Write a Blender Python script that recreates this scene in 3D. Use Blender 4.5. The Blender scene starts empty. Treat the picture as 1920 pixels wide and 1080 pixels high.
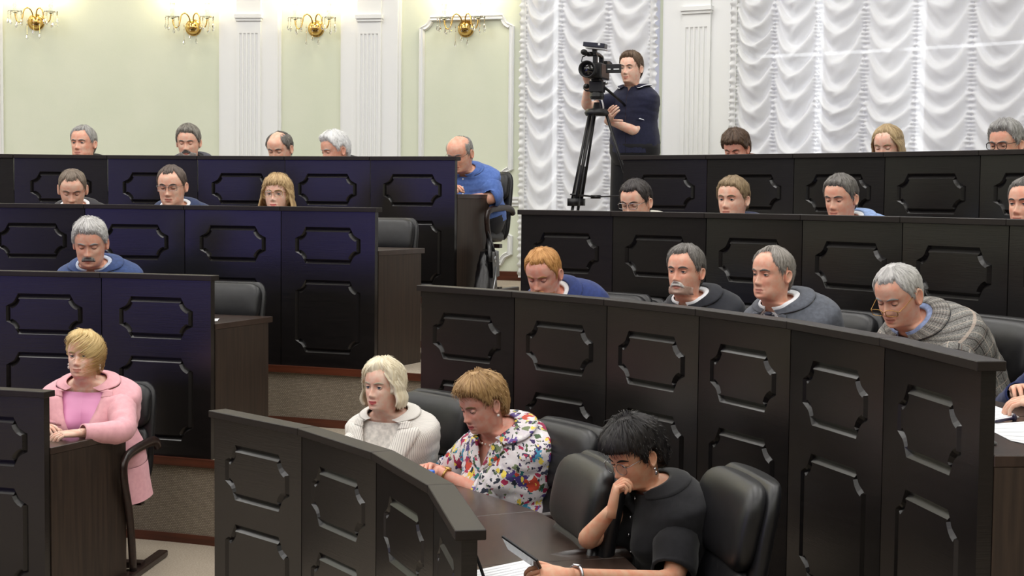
import bpy, bmesh, math, random
import numpy as np
from mathutils import Matrix, Vector
SC = bpy.context.scene
COL = SC.collection
rnd = random.Random(7)
R_ = math.radians
# ------------------------------------------------------------------ camera
F = 2855.0; PITCH = 0.05908; ROLL = 0.00996; ZO = 1.734      # camera 1.734 m above the lowest floor
cam = bpy.data.cameras.new('camera'); camo = bpy.data.objects.new('camera', cam); COL.objects.link(camo)
cam.sensor_width = 36; cam.lens = F*36/1920; cam.clip_start = .05; cam.clip_end = 200
CM = Matrix.Translation((0, 0, ZO)) @ Matrix.Rotation(math.pi/2-PITCH, 4, 'X') @ Matrix.Rotation(ROLL, 4, 'Z')
camo.matrix_world = CM
SC.camera = camo
# ------------------------------------------------------------------ world, light, exposure
w = bpy.data.worlds.new('world'); SC.world = w; w.use_nodes = True
w.node_tree.nodes['Background'].inputs[0].default_value = (.93, .96, 1, 1)
w.node_tree.nodes['Background'].inputs[1].default_value = 5.0
vs = SC.view_settings
vs.view_transform = 'Standard'; vs.look = 'None'; vs.gamma = 1; vs.use_curve_mapping = False
vs.exposure = 0.0
try: SC.cycles.use_denoising = True; SC.cycles.max_bounces = 8
except Exception: pass
CX, CY = -3.099, 3.508
ROW = [2.988, 4.292, 5.508, 6.857]
ZC = [ZO-.8438, ZO-.4223, ZO-.0872, ZO+.2366]        # panel tops
PH = .89
ZF = [z-PH for z in ZC]
ZF[0] = 0.0
RW = 9.1                                             # wall radius
def area(name, loc, target, sx, sy, power, col=(1, 1, 1)):
    l = bpy.data.lights.new(name, 'AREA'); l.shape = 'RECTANGLE'; l.size = sx; l.size_y = sy; l.energy = power; l.color = col
    o = bpy.data.objects.new(name, l); COL.objects.link(o); o.location = loc
    o.rotation_euler = (Vector(target)-Vector(loc)).to_track_quat('-Z', 'Y').to_euler(); return o
HC = 5.3
for x in (-7.6, -4.9, -2.2, .5, 3.0):
    for y in (-1.0, 2.0, 4.9, 7.6, 10.0):
        if math.hypot(x-CX, y-CY) < RW-1.2: area('ceiling_lamp', (x, y, HC-.12), (x, y, 0), 1.5, 1.5, 44, (1, .985, .96))
area('blue_tint_fill', (-8.6, .9, 1.9), (-2.2, 7.4, 1.3), 3.4, 2.4, 50, (.30, .25, 1))  # unseen blue fill light added to tint the left desk panels
# ------------------------------------------------------------------ projection helpers (pixels of the 1920x1080 frame to places in the room)
def ray(u, v):
    d = CM.to_3x3() @ Vector(((u-960)/F, -(v-540)/F, -1)); return d.normalized()
O_ = Vector((0, 0, ZO))
def at_r(u, v, r):
    d = ray(u, v); a = d.x*d.x+d.y*d.y; b = -2*(d.x*CX+d.y*CY); c = CX*CX+CY*CY-r*r
    t = (-b+math.sqrt(max(0, b*b-4*a*c)))/(2*a); return O_+d*t
def at_z(u, v, z):
    d = ray(u, v); return O_+d*((z-ZO)/d.z)
def at_y(u, v, y):
    d = ray(u, v); return O_+d*(y/d.y)
def th_of(u, v, r):
    p = at_r(u, v, r); return math.atan2(p.x-CX, p.y-CY)
def pol(th, r, z): return Vector((CX+r*math.sin(th), CY+r*math.cos(th), z))
def frame(th, r, z):
    """on a ring, facing the middle of the hall: x along the ring, y towards the middle, z up"""
    s, c = math.sin(th), math.cos(th)
    return Matrix(((c, -s, 0, CX+r*s), (-s, -c, 0, CY+r*c), (0, 0, 1, z), (0, 0, 0, 1)))
# NB x,y,z of frame() is left-handed mirrored about z, so solids built in it are re-oriented with recalc
# ------------------------------------------------------------------ materials
MATS = {}
def nodes(name):
    m = bpy.data.materials.new(name); m.use_nodes = True; nt = m.node_tree
    return m, nt, nt.nodes['Principled BSDF']
def lin(c):
    return tuple(((x/255/12.92) if x/255 <= .04045 else ((x/255+.055)/1.055)**2.4) for x in c)+(1,)
def mat(name, rgb, rough=.6, metal=0, spec=.5, noise=None, bump=None, rgb2=None, coord='Object', detail=4, sheen=0, coat=0):
    """rgb in sRGB 0-255; noise=(scale xyz) blends to rgb2; bump=(scale xyz, strength, distance)"""
    if name in MATS: return MATS[name]
    m, nt, b = nodes(name); N = nt.nodes; L = nt.links
    b.inputs['Roughness'].default_value = rough; b.inputs['Metallic'].default_value = metal
    b.inputs['Specular IOR Level'].default_value = spec
    b.inputs['Sheen Weight'].default_value = sheen; b.inputs['Coat Weight'].default_value = coat
    b.inputs['Base Color'].default_value = lin(rgb)
    tc = N.new('ShaderNodeTexCoord')
    def nz(scale):
        mp = N.new('ShaderNodeMapping'); mp.inputs['Scale'].default_value = scale if hasattr(scale, '__len__') else (scale,)*3
        L.new(tc.outputs[coord], mp.inputs[0]); n = N.new('ShaderNodeTexNoise'); n.inputs['Scale'].default_value = 1
        n.inputs['Detail'].default_value = detail; L.new(mp.outputs[0], n.inputs['Vector']); return n
    if noise is not None:
        n = nz(noise); r = N.new('ShaderNodeValToRGB'); r.color_ramp.elements[0].position = .35; r.color_ramp.elements[1].position = .65
        r.color_ramp.elements[0].color = lin(rgb); r.color_ramp.elements[1].color = lin(rgb2 or rgb)
        L.new(n.outputs['Fac'], r.inputs[0]); L.new(r.outputs[0], b.inputs['Base Color'])
    if bump is not None:
        n = nz(bump[0]); bp = N.new('ShaderNodeBump'); bp.inputs['Strength'].default_value = bump[1]; bp.inputs['Distance'].default_value = bump[2]
        L.new(n.outputs['Fac'], bp.inputs['Height']); L.new(bp.outputs[0], b.inputs['Normal'])
    MATS[name] = m; return m
def cloth(name, rgb, rgb2=None, rough=.85):
    return mat('cloth_'+name, rgb, rough, 0, .25, (60, 60, 60), ((500, 500, 500), .15, .002), rgb2 or tuple(max(0, c*.86) for c in rgb), sheen=.15)
def hairmat(name, rgb, rgb2):
    return mat('hair_'+name, rgb, .5, 0, .4, (70, 2.5, 1), ((160, 3, 1), .6, .004), rgb2, coord='UV', detail=5)
def skin(name, rgb):
    if 'skin_'+name in MATS: return MATS['skin_'+name]
    m = mat('skin_'+name, rgb, .5, 0, .35, (38, 38, 38), ((260, 260, 260), .1, .001), (min(255, rgb[0]*1.0), rgb[1]*.88, rgb[2]*.85))
    b = m.node_tree.nodes['Principled BSDF']; b.inputs['Subsurface Weight'].default_value = .12
    b.inputs['Subsurface Radius'].default_value = (.012, .005, .003); b.inputs['Subsurface Scale'].default_value = .6
    return m
def emit(name, rgb, power):
    if name in MATS: return MATS[name]
    m, nt, b = nodes(name); b.inputs['Base Color'].default_value = lin(rgb)
    b.inputs['Emission Color'].default_value = lin(rgb); b.inputs['Emission Strength'].default_value = power; MATS[name] = m; return m
# ------------------------------------------------------------------ mesh building
class MB:
    def __init__(s): s.V = []; s.F = []; s.M = []; s.U = {}; s.n = 0; s.mats = []
    def mi(s, m):
        if m not in s.mats: s.mats.append(m)
        return s.mats.index(m)
    def add(s, V, Fs, m, uv=None):
        V = [tuple(map(float, p)) for p in V]; k = s.mi(m)
        for f in Fs: s.F.append(tuple(i+s.n for i in f)); s.M.append(k)
        s.V += V
        if uv is not None:
            for i, u in enumerate(uv): s.U[s.n+i] = (float(u[0]), float(u[1]))
        s.n += len(V)
    def grid(s, P, m, cu=False, cv=False, capu=False, uv=None, flip=False, keep=None):
        """P[n][k]; cv closes each row into a ring; capu closes both ends"""
        P = np.asarray(P, float); n, k = P.shape[:2]; Fs = []
        for i in range(n if cu else n-1):
            for j in range(k if cv else k-1):
                if keep is not None and not keep[i][j]: continue
                a, b, c, d = i*k+j, i*k+(j+1) % k, ((i+1) % n)*k+(j+1) % k, ((i+1) % n)*k+j
                Fs.append((a, d, c, b) if flip else (a, b, c, d))
        if capu:
            Fs.append(tuple(range(k))[::-1] if not flip else tuple(range(k)))
            Fs.append(tuple((n-1)*k+j for j in range(k)) if not flip else tuple((n-1)*k+j for j in range(k))[::-1])
        if uv is None: uv = [(j/k, i/max(1, n-1)) for i in range(n) for j in range(k)]
        s.add(P.reshape(-1, 3), Fs, m, uv)
    def box(s, c, d, m, M=None):
        c = np.array(c, float); d = np.array(d, float)/2
        V = [c+d*np.array((x, y, z)) for z in (-1, 1) for y in (-1, 1) for x in (-1, 1)]
        if M is not None: V = [M @ Vector(v) for v in V]
        s.add(V, [(0, 2, 3, 1), (4, 5, 7, 6), (0, 1, 5, 4), (2, 6, 7, 3), (0, 4, 6, 2), (1, 3, 7, 5)], m)
    def tube(s, path, rad, m, seg=10, cap=True, flat=1.0, up=(0, 0, 1), closed=False):
        P = np.asarray(path, float); n = len(P)
        r = np.broadcast_to(np.asarray(rad, float), (n,)) if np.ndim(rad) else np.full(n, float(rad))
        T = np.gradient(P, axis=0) if not closed else np.roll(P, -1, 0)-np.roll(P, 1, 0)
        T /= np.linalg.norm(T, axis=1)[:, None]+1e-12
        u = np.array(up, float)
        if abs(T[0] @ u) > .95: u = np.array((1., 0, 0)) if abs(T[0][0]) < .9 else np.array((0, 1., 0))
        rows = []
        for i in range(n):
            x = np.cross(u, T[i]); x /= np.linalg.norm(x)+1e-12; y = np.cross(T[i], x); u = y
            a = np.linspace(0, 2*np.pi, seg, endpoint=False)
            rows.append(P[i]+r[i]*(np.cos(a)[:, None]*x+flat*np.sin(a)[:, None]*y))
        s.grid(rows, m, cu=closed, cv=True, capu=cap and not closed)
    def lathe(s, prof, m, seg=20, M=None, cap=True):
        a = np.linspace(0, 2*np.pi, seg, endpoint=False); rows = []
        for (r, z) in prof:
            row = [(r*math.cos(t), r*math.sin(t), z) for t in a]
            rows.append([M @ Vector(p) for p in row] if M is not None else row)
        s.grid(rows, m, cv=True, capu=cap)
    def ell(s, c, r, m, M=None, seg=14, rings=9, e=2.0):
        rows = []; c = np.array(c, float)
        for i in range(rings+1):
            p = -math.pi/2+math.pi*i/rings; p = max(-1.565, min(1.565, p))
            cp, sp = math.cos(p), math.sin(p); q = 2/e
            row = []
            for j in range(seg):
                t = 2*math.pi*j/seg; f = lambda x: math.copysign(abs(x)**q, x)
                v = Vector(c+np.array((r[0]*f(cp)*f(math.cos(t)), r[1]*f(cp)*f(math.sin(t)), r[2]*f(sp))))
                row.append(M @ v if M is not None else v)
            rows.append(row)
        s.grid(rows, m, cv=True, capu=True)
    def build(s, name, parent=None, smooth=True, mw=None, recalc=False, sharp=None):
        me = bpy.data.meshes.new(name); me.from_pydata(s.V, [], s.F)
        for m in s.mats: me.materials.append(m)
        me.polygons.foreach_set('material_index', s.M)
        me.polygons.foreach_set('use_smooth', [bool(smooth)]*len(s.F))
        if s.U:
            ul = me.uv_layers.new(name='UVMap'); li = np.empty(len(me.loops), dtype=np.int32); me.loops.foreach_get('vertex_index', li)
            ua = np.zeros((s.n, 2)); ks = np.fromiter(s.U.keys(), int); ua[ks] = np.array(list(s.U.values()))
            ul.data.foreach_set('uv', ua[li].ravel())
        if recalc:
            bm = bmesh.new(); bm.from_mesh(me); bmesh.ops.recalc_face_normals(bm, faces=bm.faces); bm.to_mesh(me); bm.free()
        if sharp is not None and smooth:
            try: me.set_sharp_from_angle(angle=R_(sharp))
            except Exception: pass
        me.validate(); me.update()
        o = bpy.data.objects.new(name, me); COL.objects.link(o)
        if parent is not None: o.parent = parent
        if mw is not None: o.matrix_world = mw
        return o
def tag(o, label, cat, group=None):
    o['label'] = label; o['category'] = cat
    if group: o['group'] = group
    return o
def thing(name, label, cat, M=None, group=None):
    o = bpy.data.objects.new(name, None); COL.objects.link(o); o.empty_display_size = .1
    if M is not None: o.matrix_world = M
    return tag(o, label, cat, group)
def struct(o): o['kind'] = 'structure'; return o
def copy_tree(o, parent=None):
    c = o.copy(); COL.objects.link(c)
    if parent is not None: c.parent = parent; c.matrix_parent_inverse = o.matrix_parent_inverse.copy()
    for ch in list(o.children): copy_tree(ch, c)
    return c
def smooth_tab(xs, ys, sig):
    """smoothed table lookup"""
    X = np.linspace(min(xs)-.0, max(xs), 500); Y = np.interp(X, xs, ys); h = X[1]-X[0]
    k = np.exp(-.5*(np.arange(-int(3*sig/h)-1, int(3*sig/h)+2)*h/sig)**2); k /= k.sum()
    n = len(k)//2; Y = np.convolve(np.pad(Y, n, mode='edge'), k, 'valid')
    return lambda q: np.interp(q, X, Y)
def sstep(a, b, x):
    t = np.clip((x-a)/(b-a), 0, 1); return t*t*(3-2*t)
# ------------------------------------------------------------------ room shell
wall_m = mat('wall_paint', (218, 222, 202), .8, 0, .2, (3, 3, 3), ((90, 90, 90), .12, .003), (214, 219, 198))
white_m = mat('white_plaster', (232, 233, 232), .6, 0, .3)
ceil_m = mat('ceiling_white', (236, 236, 232), .9)
carpet_m = mat('beige_carpet', (172, 160, 144), .95, 0, .1, (130, 130, 130), ((350, 350, 350), .5, .004), (150, 139, 124))
trimwood = mat('red_brown_wood', (92, 46, 28), .35, 0, .5, (3, 3, 30), None, (70, 34, 20))
def weave():
    m, nt, b = nodes('riser_carpet'); N = nt.nodes; L = nt.links
    tc = N.new('ShaderNodeTexCoord'); mp = N.new('ShaderNodeMapping'); mp.inputs['Scale'].default_value = (120, 120, 1)
    L.new(tc.outputs['UV'], mp.inputs[0])
    br = N.new('ShaderNodeTexBrick'); br.inputs['Scale'].default_value = 1; br.inputs['Color1'].default_value = lin((150, 138, 122)); br.inputs['Color2'].default_value = lin((132, 121, 106))
    br.inputs['Mortar'].default_value = lin((92, 82, 70)); br.inputs['Mortar Size'].default_value = .13; br.inputs['Brick Width'].default_value = 1.6; br.inputs['Row Height'].default_value = 1
    L.new(mp.outputs[0], br.inputs['Vector']); L.new(br.outputs['Color'], b.inputs['Base Color'])
    bp = N.new('ShaderNodeBump'); bp.inputs['Strength'].default_value = .5; bp.inputs['Distance'].default_value = .004
    L.new(br.outputs['Fac'], bp.inputs['Height']); bp.invert = True; L.new(bp.outputs[0], b.inputs['Normal'])
    b.inputs['Roughness'].default_value = .95; return m
riser_m = weave()
def disc(mb, r0, r1, z, m, n=180):
    P = [[pol(2*math.pi*j/n, r, z) for j in range(n)] for r in (r0, r1)]; mb.grid(P, m, cv=True)
def cyl(mb, r, z0, z1, m, a0=0, a1=2*math.pi, n=180, flip=False):
    T = np.linspace(a0, a1, n); P = [[pol(t, r, z) for t in T] for z in (z0, z1)]
    mb.grid(P, m, uv=[(t*r, z) for z in (z0, z1) for t in T], flip=flip)
mb = MB(); disc(mb, .001, RW+.05, 0, carpet_m); struct(mb.build('floor', smooth=False))
mb = MB(); disc(mb, .001, RW+.6, HC, ceil_m); struct(mb.build('ceiling', smooth=False))
FE = .035                                             # tier edge stands this far before the desk front
A0, A1 = R_(-60), R_(112)
for t in (1, 2, 3):
    ro = (ROW[t+1]-FE) if t < 3 else RW
    mb = MB(); T = np.linspace(A0, A1, 150)
    mb.grid([[pol(a, r, ZF[t]) for a in T] for r in (ROW[t]-FE, ro)], carpet_m)
    f = mb.build('floor', smooth=False); struct(f)
    mb = MB(); cyl(mb, ROW[t]-FE+.012, ZF[t-1]-.02, ZF[t]-.005, riser_m, A0, A1, 150)
    for a in (A0, A1): mb.add([pol(a, ROW[t]-FE+.012, ZF[t-1]-.01), pol(a, ro, ZF[t-1]-.01), pol(a, ro, ZF[t]), pol(a, ROW[t]-FE+.012, ZF[t])], [(0, 1, 2, 3)], riser_m, [(0, 0), (1, 0), (1, .4), (0, .4)])
    struct(mb.build('floor', smooth=True))            # carpeted riser face of the step
    for (nm, r, z0, z1, d) in (('trim_1', ROW[t]-FE, ZF[t]-.032, ZF[t]+.006, .03), ('baseboard_step', ROW[t]-FE, ZF[t-1], ZF[t-1]+.045, .018)):
        mb = MB(); P = [[pol(a, q, z) for a in T] for (q, z) in ((r-d+.02, z0), (r-d+.02, z1), (r+.02, z1), (r+.02, z0))]
        mb.grid(P, trimwood, cu=True); struct(mb.build(nm, smooth=False))
# curved wall; two windows cut out behind the curtains
ZT = ZF[3]
def th(u, v=150): return th_of(u, v, RW)
W1 = (th(985), th(1236)); W2 = (th(1392), th(1392)+R_(27))
ZW0, ZW1 = ZT+.35, ZT+3.55
mb = MB()
def wseg(a0, a1, z0, z1, n):
    T = np.linspace(a0, a1, n); P = [[pol(a, RW, z) for a in T] for z in (z0, z1)]
    mb.grid(P, wall_m, flip=True)
wseg(W2[1], W1[0]+2*math.pi, 0, HC, 120)
wseg(W1[1], W2[0], 0, HC, 8)
for (a, b) in (W1, W2): wseg(a, b, 0, ZW0, 12); wseg(a, b, ZW1, HC, 12)
for (a, b) in (W1, W2):                               # reveals
    n = 14; T = np.linspace(a, b, n)
    mb.grid([[pol(x, r, ZW0) for x in T] for r in (RW, RW+.3)], white_m); mb.grid([[pol(x, r, ZW1) for x in T] for r in (RW, RW+.3)], white_m)
    for x in (a, b): mb.grid([[pol(x, r, z) for r in (RW, RW+.3)] for z in (ZW0, ZW1)], white_m)
struct(mb.build('wall_back', smooth=True))
front_m = mat('unseen_dark_panel', (58, 44, 36), .5, 0, .3, (4, 4, 40), None, (44, 33, 27))  # unseen dark lining added behind the camera so glossy desk fronts reflect dark
mb = MB(); cyl(mb, RW-.04, 0, 2.9, front_m, R_(118), R_(292), 60, flip=True)
P0 = [[pol(a, r, 2.9) for a in np.linspace(R_(118), R_(292), 60)] for r in (RW-.04, RW)]; mb.grid(P0, front_m); struct(mb.build('wall_unseen_dark', smooth=False))
def arc_bar(mb, a0, a1, prof, m, n=24):
    """prof: (distance into the room from the wall, z) outline swept along the wall"""
    T = np.linspace(a0, a1, n); P = [[pol(a, RW-d, z) for (d, z) in prof] for a in T]; mb.grid(P, m, cv=True, capu=True, flip=True)
mb = MB(); arc_bar(mb, R_(-40), W1[0]+R_(.25), [(-.01, ZT-.02), (-.01, ZT+.075), (.02, ZT+.07), (.022, ZT-.02)], trimwood, 60); struct(mb.build('baseboard_back', smooth=False))
zr = at_r(955, 376, RW).z
mb = MB(); arc_bar(mb, th(755, 376), W1[0]-R_(.1), [(-.01, zr-.045), (.012, zr-.045), (.012, zr-.03), (.03, zr-.015), (.02, zr), (.035, zr+.012), (.035, zr+.03), (-.01, zr+.03)], white_m); struct(mb.build('trim_2', smooth=False))
# wall frames with notched corners
def frame_path(x0, x1, z0, z1, r, n=7):
    pts = []
    for (cx, cz, a0) in ((x1, z1, 270), (x0, z1, 0), (x0, z0, 90), (x1, z0, 180)):
        # concave quarter round at every corner, walked clockwise seen from inside
        sgn = {270: (180, 270), 0: (270, 360), 90: (0, 90), 180: (90, 180)}[a0]
        for i in range(n):
            t = R_(sgn[1]+(sgn[0]-sgn[1])*i/(n-1)); pts.append((cx+r*math.cos(t), cz+r*math.sin(t)))
    return pts
def offset_path(pts, d):
    P = np.array(pts); n = len(P); out = []
    T = np.roll(P, -1, 0)-np.roll(P, 1, 0); T /= np.linalg.norm(T, axis=1)[:, None]
    return [(p[0]-d*t[1], p[1]+d*t[0]) for p, t in zip(P, T)]
def wall_frame(u0, u1, v0, v1, name, r=.075, wd=.045):
    um = (u0+u1)/2; c = at_r(um, (v0+v1)/2, RW); t0 = math.atan2(c.x-CX, c.y-CY); M = frame(t0, RW, 0)
    x0 = (th(u0, (v0+v1)/2)-t0)*RW; x1 = (th(u1, (v0+v1)/2)-t0)*RW; z1 = at_r(um, v0, RW).z; z0 = at_r(um, v1, RW).z
    mb = MB(); base = frame_path(x0, x1, z0, z1, r); rows = []
    for (d, y) in ((-wd/2, -.01), (-wd/2, .02), (-wd*.3, .03), (-wd*.1, .018), (wd*.15, .02), (wd*.3, .03), (wd/2, .012), (wd/2, -.01)):
        q = offset_path(base, d); rows.append([pol(t0+x/RW, RW-y, z) for (x, z) in q])
    mb.grid(np.array(rows).transpose(1, 0, 2), white_m, cu=True, cv=True)
    return struct(mb.build(name, smooth=True, recalc=True, sharp=40))
wall_frame(791, 959, 34, 335, 'trim_3'); wall_frame(791, 957, 424, 492, 'trim_4')
# pilasters: white board, fluted shaft, moulded capital that flares upwards
def pilaster(u0, u1, v, vcap, name):
    a0, a1 = th(u0, 150), th(u1, 150); tm = (a0+a1)/2; hw = (a1-a0)/2*RW; zc = at_r((u0+u1)/2, vcap, RW).z
    mb = MB(); S = lambda x, d, z: pol(tm+x/RW, RW-d, z)
    def slab(xs, d0, d1, z0, z1): 
        P = [[S(x, d, z) for (x, d) in [(xs[0], d0), (xs[0], d1)]+[(x, d1) for x in np.linspace(xs[0], xs[1], 6)[1:-1]]+[(xs[1], d1), (xs[1], d0)]] for z in (z0, z1)]
        mb.grid(P, white_m, cv=True, capu=True)
    slab((-hw, hw), -.01, .05, ZT-.02, HC)
    slab((-hw-.02, hw+.02), -.01, .03, ZT-.02, HC)
    sw = hw*.42
    # fluted shaft
    n = 5; xs = [-sw]; ds = [.075]
    fw = sw*1.66/n
    for i in range(n):
        c = -sw*.83+fw*(i+.5)
        for q in np.linspace(-1, 1, 7): xs.append(c+q*fw*.36); ds.append(.075-.012*math.sqrt(max(0, 1-q*q)))
    xs.append(sw); ds.append(.075)
    zt = zc-.12
    prof = [(x, d) for x, d in zip(xs, ds)]
    P = []
    for z in [ZT-.02]+list(zt-.03+.03*np.sin(np.linspace(0, math.pi/2, 6))):
        k = 1 if z < zt-.03 else math.sqrt(max(0, 1-((z-(zt-.03))/.03)**2))
        P.append([S(x, .04, z) if e else S(x, .075-(.075-d)*k, z) for (x, d, e) in [(-sw, 0, 1)]+[(x, d, 0) for x, d in prof]+[(sw, 0, 1)]])
    mb.grid(P, white_m)
    slab((-sw, sw), .04, .075, zt, zc)
    slab((-sw-.014, sw+.014), .04, .10, zc, zc+.03); slab((-sw-.006, sw+.006), .04, .088, zc-.022, zc)
    rows = []
    for i in range(9):
        q = i/8; z = zc+.03+q*.42; f = (1-math.sqrt(max(0, 1-(max(0, q-.12)/.88)**2)))
        x = sw+f*(hw-sw)*.95; rows.append([S(-x, .03, z), S(-x, .075+f*.13, z), S(-x*.5, .075+f*.13, z), S(x*.5, .075+f*.13, z), S(x, .075+f*.13, z), S(x, .03, z)])
    mb.grid(rows, white_m, cv=True, capu=True)
    struct(mb.build(name, smooth=True, recalc=True, sharp=35))
pilaster(417, 524, 150, 36, 'trim_5'); pilaster(645, 749, 150, 37, 'trim_6'); pilaster(1249, 1374, 150, 22, 'trim_7'); pilaster(-104, 2, 150, 36, 'trim_8')
# windows behind the curtains: frame, blinds with gaps
frame_m = mat('window_frame', (225, 222, 220), .5)
def blind_mat():
    m = bpy.data.materials.new('blind_fabric'); m.use_nodes = True; nt = m.node_tree; nt.nodes.clear()
    o = nt.nodes.new('ShaderNodeOutputMaterial'); d = nt.nodes.new('ShaderNodeBsdfDiffuse'); t = nt.nodes.new('ShaderNodeBsdfTranslucent'); x = nt.nodes.new('ShaderNodeMixShader')
    d.inputs[0].default_value = (.8, .8, .82, 1); t.inputs[0].default_value = (.55, .55, .6, 1); x.inputs[0].default_value = .55
    nt.links.new(d.outputs[0], x.inputs[1]); nt.links.new(t.outputs[0], x.inputs[2]); nt.links.new(x.outputs[0], o.inputs[0]); return m
blind_m = blind_mat()
glass_m, gnt, gb = nodes('window_glass'); gb.inputs['Transmission Weight'].default_value = 1; gb.inputs['Roughness'].default_value = 0; gb.inputs['IOR'].default_value = 1.01
def window(k, W, gaps, hz):
    wn = bpy.data.objects.new('window_%d' % k, None); COL.objects.link(wn); struct(wn)
    cuts = [W[0]]+[x for g in gaps for x in g]+[W[1]]
    for i in range(0, len(cuts), 2):
        for (z0, z1) in ((ZW0+.02, hz-.012), (hz+.012, ZW1-.02)):
            mb = MB(); T = np.linspace(cuts[i], cuts[i+1], 8)
            mb.grid([[pol(a, r, z) for a in T] for (r, z) in ((RW+.14, z0), (RW+.14, z1), (RW+.15, z1), (RW+.15, z0))], blind_m, cu=True)
            mb.build('blind', wn, smooth=False)
    n = max(2, round((W[1]-W[0])*RW/1.0))
    for i in range(n+1):
        a = W[0]+(W[1]-W[0])*i/n; mb = MB(); M = frame(a, RW+.24, 0); mb.box((0, 0, (ZW0+ZW1)/2), (.07, .06, ZW1-ZW0), frame_m, M); mb.build('window_frame', wn, smooth=False, recalc=True)
        if i < n:
            b = a+(W[1]-W[0])/n; mb = MB(); P = [[pol(x, r, z) for x in (a, b)] for (r, z) in ((RW+.235, ZW0), (RW+.235, ZW1), (RW+.241, ZW1), (RW+.241, ZW0))]
            mb.grid(P, glass_m, cu=True); mb.build('pane', wn, smooth=False)
def tg(u0, u1): return (th(u0, 200), th(u1, 200))
window(1, W1, [tg(1024, 1033)], ZT+1.62+.6)
window(2, W2, [tg(1512, 1526), tg(1700, 1716)], at_r(1700, 88, RW).z)
# ruched curtains
def curtain_mat():
    m = bpy.data.materials.new('sheer_curtain'); m.use_nodes = True; nt = m.node_tree; nt.nodes.clear(); N = nt.nodes.new; L = nt.links.new
    o = N('ShaderNodeOutputMaterial'); d = N('ShaderNodeBsdfDiffuse'); t = N('ShaderNodeBsdfTranslucent'); x = N('ShaderNodeMixShader'); tr = N('ShaderNodeBsdfTransparent'); y = N('ShaderNodeMixShader')
    d.inputs[0].default_value = (.86, .86, .85, 1); t.inputs[0].default_value = (.86, .86, .88, 1); x.inputs[0].default_value = .3; y.inputs[0].default_value = .07
    tc = N('ShaderNodeTexCoord'); nz = N('ShaderNodeTexNoise'); nz.inputs['Scale'].default_value = 900; bp = N('ShaderNodeBump'); bp.inputs['Strength'].default_value = .1; bp.inputs['Distance'].default_value = .001
    L(tc.outputs['Object'], nz.inputs['Vector']); L(nz.outputs['Fac'], bp.inputs['Height']); L(bp.outputs[0], d.inputs['Normal'])
    L(d.outputs[0], x.inputs[1]); L(t.outputs[0], x.inputs[2]); L(x.outputs[0], y.inputs[1]); L(tr.outputs[0], y.inputs[2]); L(y.outputs[0], o.inputs[0]); return m
curtain_m = curtain_mat()
def curtain(ths, label, seed):
    r = np.random.RandomState(seed); c = thing('ruched_curtain', label, 'curtain', frame((ths[0]+ths[-1])/2, RW-.1, ZT) @ Matrix.Diagonal((1, 1, 1, 1)).to_4x4(), 'ruched curtains')
    c.matrix_world = Matrix.Translation(pol((ths[0]+ths[-1])/2, RW-.1, ZT))
    z0, z1 = ZT+.03, ZT+2.95; nz = 420; Z = np.linspace(z1, z0, nz)
    for i in range(len(ths)-1):
        nu = 30; u = np.linspace(0, 1, nu); U, ZZ = np.meshgrid(u, Z)
        hang = 4*U*(1-U)                                        # 0 at gathers, 1 mid swag
        ph0 = r.rand(); skew = (r.rand()-.5)*.06
        warp = .035*np.sin(ZZ*4.1+r.rand()*6)+.02*np.sin(ZZ*9+r.rand()*6)
        q = (ZZ+.20*hang+skew*(U-.5)+warp)/.165+ph0      # swag phase
        fq = q-np.floor(q); saw = np.where(fq < .72, fq/.72, (1-fq)/.28)   # fold: slow roll out, quick tuck
        saw = .5-.5*np.cos(np.pi*saw)
        q2 = q*2.3+.6*np.sin(U*7+ph0*9); fine = .5-.5*np.cos(2*np.pi*(q2-np.floor(q2)))
        lump = .5+.5*np.sin(np.floor(q)*12.9898+i)
        D = .07*hang**.6*saw*(.6+.5*lump)+.010*fine*hang**.4*(.4+.6*lump)+.03*hang
        edge = np.exp(-(U/.05)**2)+np.exp(-((1-U)/.05)**2)
        D += edge*(.02+.016*np.sin(ZZ*2*np.pi/.032+3*np.sin(ZZ*17))+.008*r.rand(nz, 1))
        A = ths[i]+(ths[i+1]-ths[i])*U
        rr = RW-.05-D; P = np.stack([CX+rr*np.sin(A), CY+rr*np.cos(A), ZZ], -1)
        mb = MB(); mb.grid(P, curtain_m, flip=True); o = mb.build('swag_column', c); o.matrix_parent_inverse = c.matrix_world.inverted()
    for a in (ths[0], ths[-1]):                                  # ruffled side edges
        rows = []
        for k, zz in enumerate(Z):
            wv = .018*math.sin(zz*2*math.pi/.05+2*math.sin(zz*13)); s = -1 if a == ths[0] else 1
            rows.append([pol(a+s*x/RW, RW-.05-.035-wv*x/.05+.01*math.sin(x*150), zz) for x in (-.01, .008, .024, .04+.008*math.sin(zz*90))])
        mb = MB(); mb.grid(rows, curtain_m); o = mb.build('ruffle', c); o.matrix_parent_inverse = c.matrix_world.inverted()
    return c
curtain([th(u, 200) for u in (990, 1058, 1146, 1228)], 'white ruched sheer curtain behind the cameraman, between the green wall and the white pilaster', 3)
ts = [th(u, 200) for u in (1386, 1458, 1540, 1628, 1724, 1830)]; d = ts[-1]-ts[-2]
curtain(ts+[ts[-1]+d, ts[-1]+2*d], 'wide white ruched sheer curtain across the window behind the upper right row', 5)
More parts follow.
